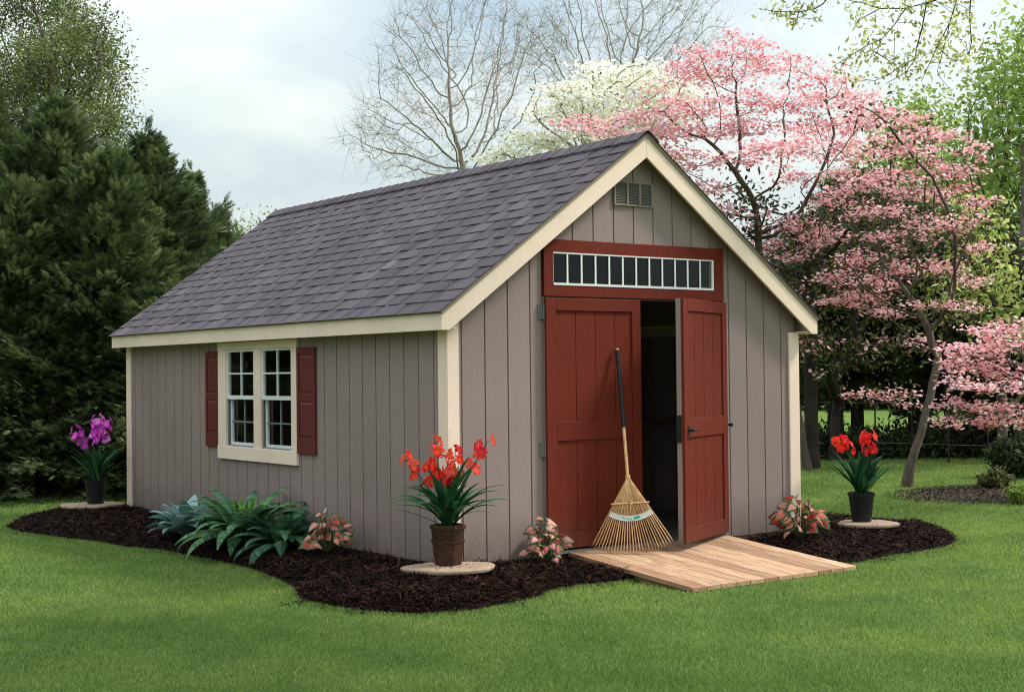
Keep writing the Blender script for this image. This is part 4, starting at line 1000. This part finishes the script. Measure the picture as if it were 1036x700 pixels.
make_tree('pink_dogwood', 'leaning pink dogwood with bare lower trunk on the lawn right of the shed', 'pink dogwoods', b2,
          [at(921, 474, 18), at(931, 440, 18.05), at(941, 400, 18.1), at(949, 360, 18.15)],
          discs([(880, 108, .7), (902, 122, .8), (928, 132, .7), (900, 145, .8), (868, 190, .7), (950, 138, .8), (985, 150, .5), (915, 155, .8), (965, 172, .8), (895, 180, .8), (930, 195, 1), (990, 205, .6), (885, 215, .8), (960, 225, .8), (915, 240, .9), (995, 250, .5), (870, 262, .8), (940, 268, .8), (845, 282, .8), (890, 290, .9), (985, 285, .5), (860, 305, .9), (905, 318, .7), (955, 310, .7), (930, 345, .5), (875, 400, .5)], 18.2, .52, .085, 8), 1900,
          [('pink', 24, .10, .03, .023, T_BRACT, (0, 0, 1.5), .65, 'blossom_crown'), ('dogleaf', 7, .14, .10, .036, T_LEAF, (0, 0, .6), 1, 'leaf_crown')], M['bark'], 102, step=.17, di=1.1, r0=.003, rmax=.052, dk=.18, flare=.7, wob=.10)
b3 = ground(1105, 505)
make_tree('pink_dogwood', 'pink dogwood reaching its low layered branches in from the right edge', 'pink dogwoods', b3,
          [b3+[0, 0, .9], at(1085, 400, 15.8)],
          discs([(1000, 335, .6), (1040, 330, .8), (975, 352, .7), (1015, 352, .9), (1060, 350, .9), (985, 372, .8), (1030, 376, 1), (965, 386, .6), (1005, 394, .9), (1055, 395, 1), (975, 412, .7), (1020, 412, .9), (960, 426, .5), (1000, 428, .6), (1040, 425, .7)], 15.5, .42, .065, 9), 1300,
          [('pink', 24, .075, .026, .021, T_BRACT, (0, 0, 1.5), .65, 'blossom_crown'), ('dogleaf', 2, .1, .07, .034, T_LEAF, (0, 0, .6), 1, 'leaf_crown')], M['bark'], 103, step=.14, di=1.0, r0=.003, rmax=.09, dk=.15)
b4 = ground(845, 466)
make_tree('pink_dogwood', 'thin shaded dogwood with sparse pink and brown-green leaves behind the shed eave', 'pink dogwoods', b4,
          [b4+[.1, 0, 1.0], at(838, 380, 22)],
          [(840, 290, 22, 1.1, 1.0, .5), (880, 250, 22, 1.0, 1.0, .5), (830, 360, 21.5, .9, .9, .3), (890, 350, 21.5, .9, .9, .4), (850, 230, 22.5, .8, .8, .5), (930, 240, 22.5, 1.0, 1.0, .6), (960, 300, 22.5, .8, .8, .5)], 1000,
          [('pink', 3, .13, .05, .034, T_BRACT, (0, 0, 1.5), .7, 'blossom_crown'), ('dogleaf', 20, .17, .12, .038, T_LEAF, (0, 0, .6), 1, 'leaf_crown')], M['darkbark'], 104, r0=.006, rmax=.10, dk=.28)
# --- white dogwood
b5 = at(590, 376, 27); b5[2] = GZ
make_tree('white_dogwood', 'creamy white dogwood blooming behind the roof ridge', None, b5, [b5+[0, 0, 1.6], b5+[0, 0, 2.4]],
          discs([(505, 162, .6), (525, 142, .5), (705, 78, .6), (600, 70, .5), (570, 92, .6), (640, 72, 1), (610, 85, 1.1), (670, 88, .9), (585, 105, 1), (640, 105, 1.2), (690, 100, .7), (560, 118, .9), (610, 125, 1.2), (660, 122, 1), (540, 138, .8), (580, 145, 1.2), (630, 145, 1.1), (515, 153, .7), (550, 160, 1), (600, 165, 1.2), (650, 160, 1)], 27, .78, .13, 4), 1900,
          [('whitebloom', 25, .13, .045, .034, T_BRACT, (0, 0, 1.5), .7, 'blossom_crown'), ('dogleaf', .6, .12, .06, .035, T_LEAF, (0, 0, .6), 1, 'leaf_crown')], M['greybark'], 105, step=.22, r0=.006, rmax=.10, dk=.22)
# --- bare trees behind the ridge
def bare(label, u, dep, blobs, natt, seed, rmax):
    b = at(u, 376, dep); b[2] = GZ
    return make_tree('bare_tree', label, 'leafless trees behind the shed roof', b, [b+[0, 0, 1.2], b+[.1, .1, 2.2]], blobs, natt,
              [], M['greybark'], seed, step=.22, di=3.0, dk=.22, r0=.0042, rmax=rmax, wob=.13, trop=(0, 0, .04), expo=2.5, twigs=(3.0, .60, .0032), maxn=9000)
bare('wide leafless tree with fine grey twigs behind the roof, left one', 505, 34, rays((500, 190), [(366, 142), (376, 118), (392, 92), (398, 60), (412, 32), (425, 18), (455, 8), (490, 0), (515, 12), (540, 40), (400, 168), (430, 120), (470, 80), (500, 60)], 34, .62), 3000, 201, .085)
bare('tall leafless tree whose twigs reach the top edge behind the white dogwood', 610, 38, rays((612, 150), [(540, 60), (548, 30), (565, 5), (590, -20), (615, -40), (645, -30), (675, -15), (700, 5), (712, 30), (700, 60), (575, 80), (630, 40), (660, 70)], 38, .72), 3000, 202, .085)

# --- spring green trees on the right
gl = lambda n, s=.062, m='spring': [(m, n, .24, .22, s, T_LEAF, (0, 0, .4), 1, 'crown')]
b = ground(1062, 468); make_tree('green_tree', 'tall bright green tree at the right edge behind the dogwoods', 'leafy green trees', b, [b+[0, 0, 1.5], b+[0, 0, 2.5]],
          [(1040, 80, 25, .85, 1.2, 1.1), (1020, 120, 25, .9, 1.2, .7), (1050, 200, 25, 1.6, 1.5, 1.6), (1010, 230, 24.5, .8, 1.0, .8), (1040, 300, 24, 1.4, 1.3, .9), (1075, 100, 25, 1.2, 1.2, 1.5)], 2200, gl(26), M['bark'], 301, step=.28, r0=.007, rmax=.13, dk=.28)
b = ground(935, 447); make_tree('green_tree', 'green tree peeping over the pink dogwoods near the hanging branch', 'leafy green trees', b, [b+[0, 0, 2], b+[0, 0, 3.5]],
          [(935, 125, 31, .9, 1.0, .8), (915, 150, 31, 1.0, 1.0, .8), (940, 200, 30, 1.8, 1.5, 1.3), (900, 230, 30, 1.5, 1.4, 1.2), (960, 280, 29, 1.5, 1.4, 1.2)], 1400, gl(24, .07), M['bark'], 302, step=.30, r0=.009, rmax=.14, dk=.32)
b = ground(1015, 470); make_tree('green_tree', 'yellow-green young tree between the leaning dogwood and the right edge', 'leafy green trees', b, [b+[0, 0, 1.2]],
          [(1010, 285, 21.5, .9, .9, .5), (975, 290, 21.5, .6, .8, .5), (1030, 320, 21.5, .7, .8, .4), (990, 240, 21.8, .5, .6, .6)], 600, gl(11, .06, 'pale')+gl(6, .06), M['bark'], 303, step=.22, r0=.006, rmax=.08, dk=.30)
# --- pale leafing tree top left and a small one left of the ridge
b = ground(30, 470); make_tree('leafing_tree', 'tall tree with sparse young leaves above the dark conifers at the left', None, b, [b+[0, 0, 2.0], b+[0, 0, 3.5]],
          rays((20, 230), [(-60, 20), (-20, -30), (20, -30), (45, 0), (70, 15), (88, 35), (98, 60), (100, 95), (105, 130), (98, 165), (85, 200), (40, 60), (60, 110), (10, 80), (-40, 100), (60, 180)], 25, .50), 2600,
          [('spring', 8, .13, .12, .030, T_LEAF, (0, 0, .4), 1, 'crown'), ('olive', 62, .18, .15, .034, T_LEAF, (0, 0, .4), 1, 'crown')], M['bark'], 304, step=.20, di=2.5, r0=.0055, rmax=.11, dk=.20, wob=.12, twigs=(1, .35, .004), maxn=9000)
b = at(262, 376, 33); b[2] = GZ; make_tree('leafing_tree', 'small sparse tree just showing beyond the rear end of the roof', None, b, [b+[0, 0, 1.5]],
          [(255, 240, 33, .8, .8, .45), (270, 225, 33, .45, .6, .2), (230, 260, 33, .8, .8, .5)], 420, gl(16, .04), M['bark'], 305, step=.25, r0=.006, rmax=.09, dk=.28)

# --- conifers
def spray_tmpl():
    V = []; F = []
    def leaf(x, y, ax_, ay, L, w_):
        b = len(V); px, py = -ay, ax_; V.extend([(x-px*w_, y-py*w_, 0), (x+px*w_, y+py*w_, 0), (x+ax_*L, y+ay*L, -.06*L)]); F.append((b, b+1, b+2))
    for i in range(4):
        x = .05+i*.22; L = .50*(1-.5*i/4)
        for sg in (-1, 1): leaf(x, 0, .74, sg*.67, L, .062)
    leaf(0, 0, 1, 0, 1.15, .06); return np.array(V), np.array(F)
SV, SF = spray_tmpl()
def conifer(name, label, group, base, H, R, seed, nb=210, lean=0, dens=1.0, sz=.12, lowcut=.0, mat='conifer', power=1.0, up0=.10):
    """a trunk with plumes: every branch carries side branchlets covered in small needle sprays"""
    rg = np.random.default_rng(seed); t = thing(name, label, 'tree', tuple(base), 0, group); mb = MB()
    mb.tube([(0, 0, -.05), (0, 0, H*.5), (lean*.5, 0, H*.97)], [.02+H*.022, .01+H*.013, .008], 8, r=.5); O = []; D = []; S = []; N_ = []; lobe = rg.uniform(0, 6.28, 4); TN = []
    for i in range(nb):
        f = lowcut+(1-lowcut)*rg.random(); az = rg.uniform(0, 2*PI); irr = 1+.24*math.sin(az*2+lobe[0]+f*5)+.18*math.sin(az*3+lobe[1]-f*9)+rg.normal(0, .16)
        L = max(.16, R*(1-f)**power*irr*(1+.5*rg.random()**4)+.10); el = up0+1.15*f**1.4+rg.normal(0, .13); d = np.array([math.cos(az), math.sin(az), 0]); h0 = f*H*.95; n = max(4, int(L/.10)); P = []; p = np.array([lean*.5*f, 0, h0]); e = el
        for k in range(n+1):
            P.append(p.copy()); p = p+(d*math.cos(e)+np.array([0, 0, math.sin(e)]))*L/n; e += (-.60+1.15*(k/n))/n*1.2
        mb.tube(P[::2]+[P[-1]], np.linspace(.005+.008*L, .0025, len(P[::2])+1), 3, r=.4, cap=False)
        side = np.array([-d[1], d[0], 0]); P = np.array(P); tone = rg.uniform(-.22, .22)
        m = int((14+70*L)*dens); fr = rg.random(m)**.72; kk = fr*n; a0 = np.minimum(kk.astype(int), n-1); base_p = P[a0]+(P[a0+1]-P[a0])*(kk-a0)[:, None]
        sg = rg.choice([-1, 1], m); wmax = (.05+.22*L*np.sin(PI*np.clip(.12+.86*fr, 0, 1))); off = rg.random(m)*wmax
        o = base_p+side[None]*(sg*off)[:, None]+d[None]*(off*.6)[:, None]; o[:, 2] += -.5*off+rg.normal(0, .035, m); o[:, :2] += rg.normal(0, .02, (m, 2))
        a = rg.uniform(.1, 1.0, m)*(.4+off/(wmax+1e-6)*.6); dd = d[None]*np.cos(a)[:, None]+side[None]*(sg*np.sin(a))[:, None]; dd = np.concatenate([dd[:, :2], rg.normal(.12+.75*f, .28, m)[:, None]], 1)
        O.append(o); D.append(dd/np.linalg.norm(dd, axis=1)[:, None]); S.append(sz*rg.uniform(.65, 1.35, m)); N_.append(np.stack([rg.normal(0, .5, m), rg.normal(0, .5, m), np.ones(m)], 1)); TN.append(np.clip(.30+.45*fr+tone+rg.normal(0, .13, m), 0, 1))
    m = 40; z = H*(.88+.13*rg.random(m)); q = rg.uniform(0, 6.28, m); O.append(np.stack([lean*.5+rg.normal(0, .04, m), rg.normal(0, .04, m), z], 1)); D.append(np.stack([np.cos(q)*.3, np.sin(q)*.3, np.full(m, .95)], 1)); S.append(np.full(m, sz)); N_.append(rg.normal(0, 1, (m, 3))); TN.append(np.full(m, .6))
    mb.build('trunk', M['darkbark'], t); O = np.concatenate(O); D = np.concatenate(D); Nn = np.concatenate(N_); S = np.concatenate(S); TN = np.concatenate(TN)
    Nn -= D*(Nn*D).sum(1)[:, None]; Nn /= np.linalg.norm(Nn, axis=1)[:, None]; B = np.cross(Nn, D)
    V = O[:, None]+(D[:, None]*SV[None, :, 0:1]+B[:, None]*SV[None, :, 1:2]+Nn[:, None]*SV[None, :, 2:3])*S[:, None, None]
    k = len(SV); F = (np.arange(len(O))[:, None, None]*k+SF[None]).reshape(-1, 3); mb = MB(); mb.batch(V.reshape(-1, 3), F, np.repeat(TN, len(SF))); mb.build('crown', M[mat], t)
    return t
def conif_px(u, vtop, vbase, width_px, label, seed, nb=260, dens=1.0, **kw):
    b = ground(u, vbase); dep = float((b-CAM)@_F); top = at(u, vtop, dep)[2]; H = (top-GZ); R = width_px/2/FPX*dep
    return conifer('conifer', label, 'dark conifers left of the shed', b, H, R, seed, nb, dens=dens, **kw)
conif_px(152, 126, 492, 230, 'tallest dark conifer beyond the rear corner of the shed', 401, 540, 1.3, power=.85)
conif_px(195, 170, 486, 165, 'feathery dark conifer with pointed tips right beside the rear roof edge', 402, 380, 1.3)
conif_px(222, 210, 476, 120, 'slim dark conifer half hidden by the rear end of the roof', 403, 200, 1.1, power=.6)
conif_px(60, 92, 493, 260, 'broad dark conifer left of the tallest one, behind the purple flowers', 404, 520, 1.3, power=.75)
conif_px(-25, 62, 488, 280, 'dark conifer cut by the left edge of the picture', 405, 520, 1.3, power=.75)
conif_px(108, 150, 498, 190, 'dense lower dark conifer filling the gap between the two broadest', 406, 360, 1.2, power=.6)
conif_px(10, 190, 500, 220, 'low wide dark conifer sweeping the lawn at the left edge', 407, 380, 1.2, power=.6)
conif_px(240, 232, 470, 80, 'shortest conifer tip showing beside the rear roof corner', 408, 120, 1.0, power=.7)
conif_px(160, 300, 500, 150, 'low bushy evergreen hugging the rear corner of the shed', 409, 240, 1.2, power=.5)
# evergreens continuing out of frame to the left (they show in the window glass)
for k, (x, y, h) in enumerate([(-3.2, 12.2, 6), (-5.4, 13.2, 6.3), (-7.5, 12.5, 6), (-10.5, 9.5, 6.5), (-13, 6, 6), (-14.5, 2, 6.5)]):
    conifer('conifer', ['dark conifer just beyond the left edge, mirrored in the window glass', 'tall dark conifer beyond the left edge, next to the mirrored one', 'dark conifer continuing the screen beyond the left edge, nearest the frame', 'second dark conifer beyond the left edge', 'third dark conifer beyond the left edge', 'last dark conifer of the screen beyond the left edge'][k], 'dark conifers left of the shed', (x, y, GZ), h, 2.4, 420+k, 200, dens=.5, sz=.26)
# dark evergreens behind the dogwoods
for k, (u, vt, vb, wpx, lb) in enumerate([(868, 175, 458, 130, 'dark evergreen behind the scarlet flowers'), (925, 215, 455, 130, 'dark evergreen behind the leaning dogwood trunk'), (820, 225, 452, 120, 'dark evergreen just right of the shed eave'), (985, 255, 456, 140, 'dark evergreen near the right edge behind the low pink branches'), (1045, 270, 462, 120, 'dark evergreen at the right edge behind the fence')]):
    b = ground(u, vb); dep = float((b-CAM)@_F); H = at(u, vt, dep)[2]-GZ
    conifer('evergreen', lb, 'dark evergreens behind the dogwoods', b, H, wpx/2/FPX*dep, 440+k, 260, dens=.75, sz=.21, lowcut=.24, power=.45, up0=-.05)
# dark trunks standing at the edge of the far lawn
for k, (u, v, r_, lb) in enumerate([(822, 474, .10, 'dark thick tree trunk just right of the shed corner'), (846, 458, .14, 'short grey-brown trunk beyond the shed corner, left of the scarlet flowers'), (990, 458, .19, 'thick dark trunk below the low pink branches'), (962, 462, .10, 'slim dark trunk between the leaning dogwood and the thick trunk')]):
    b = ground(u, v); dep = float((b-CAM)@_F)
    rg2 = np.random.default_rng(60+k); att = b + np.array([0, 0, 3.3]) + rg2.normal(0, 1, (260, 3))*np.array([.9, .9, .35])
    t = thing('shade_tree', lb, 'tree', tuple(b), 0, 'dark trunks by the fence')
    pos, par = colonize(att, [b+np.array([0, 0, z]) for z in (-.05, .3, .7, 1.1, 1.5, 1.9, 2.2)], .3, 1.5, .4, 60, k)
    mb = MB(); rad, ch = skeleton_mesh(mb, pos, par, .008, 2.3, r_, .4); mb.build('trunk', M['darkbark'], t, smooth=True, offset=b)
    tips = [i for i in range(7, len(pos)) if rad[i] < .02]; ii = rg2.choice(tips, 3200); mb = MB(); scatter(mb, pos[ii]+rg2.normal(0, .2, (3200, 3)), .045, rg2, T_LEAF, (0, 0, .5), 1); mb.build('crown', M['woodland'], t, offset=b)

# --- distant wood closing the horizon
def wood(name, label, u0, u1, dep, h0, n, seed, size, mat='woodland', thick=5):
    rg = np.random.default_rng(seed); u = rg.uniform(u0, u1, n); y = rg.uniform(0, thick, n); P = np.array([at(a, 376, dep) for a in np.linspace(u0, u1, 60)])
    px = np.interp(u, np.linspace(u0, u1, 60), P[:, 0]); py = np.interp(u, np.linspace(u0, u1, 60), P[:, 1]); fw = np.array([math.cos(YAW), math.sin(YAW)])
    top = h0*(1+.22*np.sin(u*.031+seed)+.14*np.sin(u*.083+2*seed)+.08*np.sin(u*.21)); z = GZ+top*rg.random(n)**.75
    C = np.stack([px+fw[0]*y, py+fw[1]*y, z], 1)+rg.normal(0, .15, (n, 3)); mb = MB(); scatter(mb, C, size, rg, T_LEAF, (0, 0, .4), 1); tag(mb.build(name, M[mat]), label, 'wood', kind='stuff')
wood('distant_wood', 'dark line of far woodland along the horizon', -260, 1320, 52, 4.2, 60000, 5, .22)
wood('ground_cover', 'low shrubs and ivy, coloured dark for the tree shade, along the fence right of the shed', 800, 1120, 23.5, .32, 16000, 9, .05, thick=2.0)  # darkness of the shaded ground under the trees is put into the leaf colour
# --- wire fence
t = thing('wire_fence', 'low wire fence with thin posts crossing the far lawn at the right', 'fence', tuple(ground(960, 470)))
fb = ground(960, 470); fp = [ground(u, v) for u, v in ((815, 463), (850, 464.5), (886, 466), (923, 467.5), (960, 469), (1000, 470.5), (1042, 472), (1085, 474))]
for p in fp:
    mb = MB(); mb.tube([(0, 0, -.05), (0, 0, 1.0)], .014, 6); o = mb.build('post', M['darkbark'], t); o.location = p-fb
for h in (.3, .95):
    mb = MB(); mb.tube([p-fb+np.array([0, 0, h]) for p in fp], .0035, 4); mb.build('wire', M['hinge'], t)
# --- small soil bed with plants at the right edge
cb = ground(1012, 500)
mb = MB(); rg = np.random.default_rng(77); N = 5000; q = rg.uniform(0, 2*PI, N); r_ = np.sqrt(rg.random(N)); C = np.stack([cb[0]+1.6*r_*np.cos(q), cb[1]+1.15*r_*np.sin(q), GZ+.045*(1-r_**2)+rg.uniform(0, .012, N)], 1)
k = 28; V = [(cb[0], cb[1], GZ+.045)]
for ringr, zz in ((.6, .028), (1.0, -.01)):
    for j in range(k): V.append((cb[0]+1.6*ringr*math.cos(2*PI*j/k)*(1+.08*math.sin(3*j)), cb[1]+1.15*ringr*math.sin(2*PI*j/k)*(1+.08*math.sin(3*j)), GZ+zz))
mb.add(V, [(0, 1+j, 1+(j+1) % k) for j in range(k)]+[(1+j, 1+k+j, 1+k+(j+1) % k, 1+(j+1) % k) for j in range(k)], .4)
scatter(mb, C, .035, rg, T_LEAF*np.array([1, .35, 1]), (0, 0, 1), .5); tag(mb.build('soil_bed', M['soil']), 'bare grey-brown soil patch in the lawn at the right edge', 'soil bed', kind='stuff')
def bush(name, label, loc, rx, rz__, n, size, mat, seed, group=None):
    rg = np.random.default_rng(seed); t = thing(name, label, 'shrub', tuple(loc), 0, group); loc = np.array(loc)
    att = rg.normal(0, 1, (240, 3)); att /= np.linalg.norm(att, axis=1)[:, None]; att *= (rg.random(240)**.4)[:, None]; att = loc+np.array([0, 0, rz__*.62])+att*np.array([rx, rx, rz__*.55])
    pos, par = colonize(att, [loc+np.array([0, 0, -.02]), loc+np.array([0, 0, .05])], rx*.16, rx, rx*.2, 40, seed); mb = MB(); rad, ch = skeleton_mesh(mb, pos, par, .003, 2.2, .02); mb.build('stem', M['darkbark'], t, offset=loc)
    ii = rg.integers(2, len(pos), n); mb = MB(); scatter(mb, pos[ii]+rg.normal(0, rx*.12, (n, 3)), size, rg, T_LEAF, (0, 0, .6), 1); mb.build('foliage', M[mat], t, offset=loc)
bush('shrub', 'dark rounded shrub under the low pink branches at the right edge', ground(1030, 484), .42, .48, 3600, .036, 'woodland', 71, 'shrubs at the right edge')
bush('shrub', 'low fresh green plant on the soil patch at the right edge', ground(1034, 511), .17, .20, 1000, .024, 'spring', 72, 'shrubs at the right edge')
bush('shrub', 'small mid-green plant on the soil patch left of the fresh green one', ground(1008, 497), .22, .22, 900, .035, 'dogleaf', 73, 'shrubs at the right edge')

# --- overhanging branch of a tree standing out of frame on the right
DB = 12.0; tb = at(1330, 376, 13); tb[2] = GZ
t = thing('overhanging_tree', 'drooping limb with young pale green leaves hanging in at the top right', 'tree', tuple(tb)); mb = MB(); rg = np.random.default_rng(88)
tb = np.array(tb); mb.tube([tb+[0, 0, -.1], tb+[0, 0, 2.0], at(1310, 60, 12.8), at(1290, -120, 12.6), at(1270, -330, 12.6)], [.22, .17, .13, .10, .05], 10, r=.5)
limb = [at(1296, -60, 12.6), at(1200, -120, 12.3), at(1080, -105, 12.1), at(990, -60, 12.0), at(905, -45, 12.0), at(838, -30, 12.0)]
mb.tube(limb, [.07, .055, .042, .03, .02, .012], 7, r=.5)
strands = [[(905, -45), (860, -25), (842, -8), (833, 4), (825, 9), (808, 12.5), (785, 12), (768, 9)], [(990, -60), (960, -20), (953, -3), (938, 3), (916, 9), (890, 9), (872, 3), (860, 1), (845, -8)],
           [(916, 9), (903, 28), (892, 40), (887, 54), (875, 63)], [(990, -60), (972, -20), (968, 0), (961, 23), (948, 48), (941, 63), (932, 83)], [(953, -3), (937, 5), (933, 28), (927, 50), (926, 60), (916, 74), (896, 85)],
           [(1010, -75), (990, -25), (982, 0), (981, 18), (983, 43), (980, 54), (973, 57)], [(961, 23), (957, 40), (953, 55), (948, 73)], [(892, 40), (880, 45), (868, 52), (855, 60), (845, 66)], [(808, 12.5), (806, 20), (802, 30)], [(887, 54), (900, 62), (908, 58)], [(890, 9), (870, 20), (862, 32)], [(948, 48), (962, 60), (975, 62)], [(926, 60), (912, 66), (902, 74), (885, 82), (870, 80)]]
leafp = []
for si, s in enumerate(strands):
    P = [at(u, v, DB+.25*math.sin(si*1.7)*min(1, k/3)+rg.normal(0, .01)) for k, (u, v) in enumerate(s)]; mb.tube(P, np.linspace(.008 if len(s) > 5 else .005, .0024, len(P)), 5, r=.5, cap=False)
    for a, b_ in zip(P[:-1], P[1:]):
        L = np.linalg.norm(b_-a); n = max(2, int(L*110))
        for _ in range(n): leafp.append(a+(b_-a)*rg.random()+rg.normal(0, .055, 3)*np.array([1, 1, .9]))
        for _ in range(max(1, int(L*5))):
            p = a+(b_-a)*rg.random(); q = p+rg.normal(0, .09, 3)+[0, 0, -.02]; mb.tube([p, (p+q)/2+rg.normal(0, .01, 3), q], [.003, .0025, .002], 3, r=.5, cap=False)
            for _ in range(9): leafp.append(q+rg.normal(0, .03, 3))
mb.build('trunk', M['darkbark'], t, offset=tb); mb = MB(); scatter(mb, np.array(leafp), .024, rg, T_LEAF, None, 1); mb.build('leaves', M['pale'], t, offset=tb)

# --- unseen tree added out of frame on the right to shade the near left lawn
sp_ = ground(60, 690); cc_ = sp_ + np.array(sd)*((8.2-GZ)/sd[2]); b = np.array([cc_[0]+1.8, cc_[1]-2.6, GZ])
t = thing('shade_tree', 'unseen leafy tree added beyond the right edge to shade the near left lawn', 'tree', tuple(b)); rg = np.random.default_rng(95)
att = cc_+rg.normal(0, 1, (500, 3))*np.array([.95, .95, .5]); roots = [b+(cc_-b)*np.array([f**2, f**2, f])*.93 for f in np.linspace(-.01, 1, 24)]
pos, par = colonize(att, roots, .25, 1.6, .35, 80, 5); mb = MB(); rad, ch = skeleton_mesh(mb, pos, par, .008, 2.3, .16, .4); mb.build('trunk', M['bark'], t, smooth=True, offset=b)
tips = [i for i in range(24, len(pos)) if rad[i] < .03]; ii = rg.choice(tips, 20000); mb = MB(); scatter(mb, pos[ii]+rg.normal(0, .22, (20000, 3)), .08, rg, T_LEAF, (0, 0, .5), 1); mb.build('crown', M['spring'], t, offset=b)
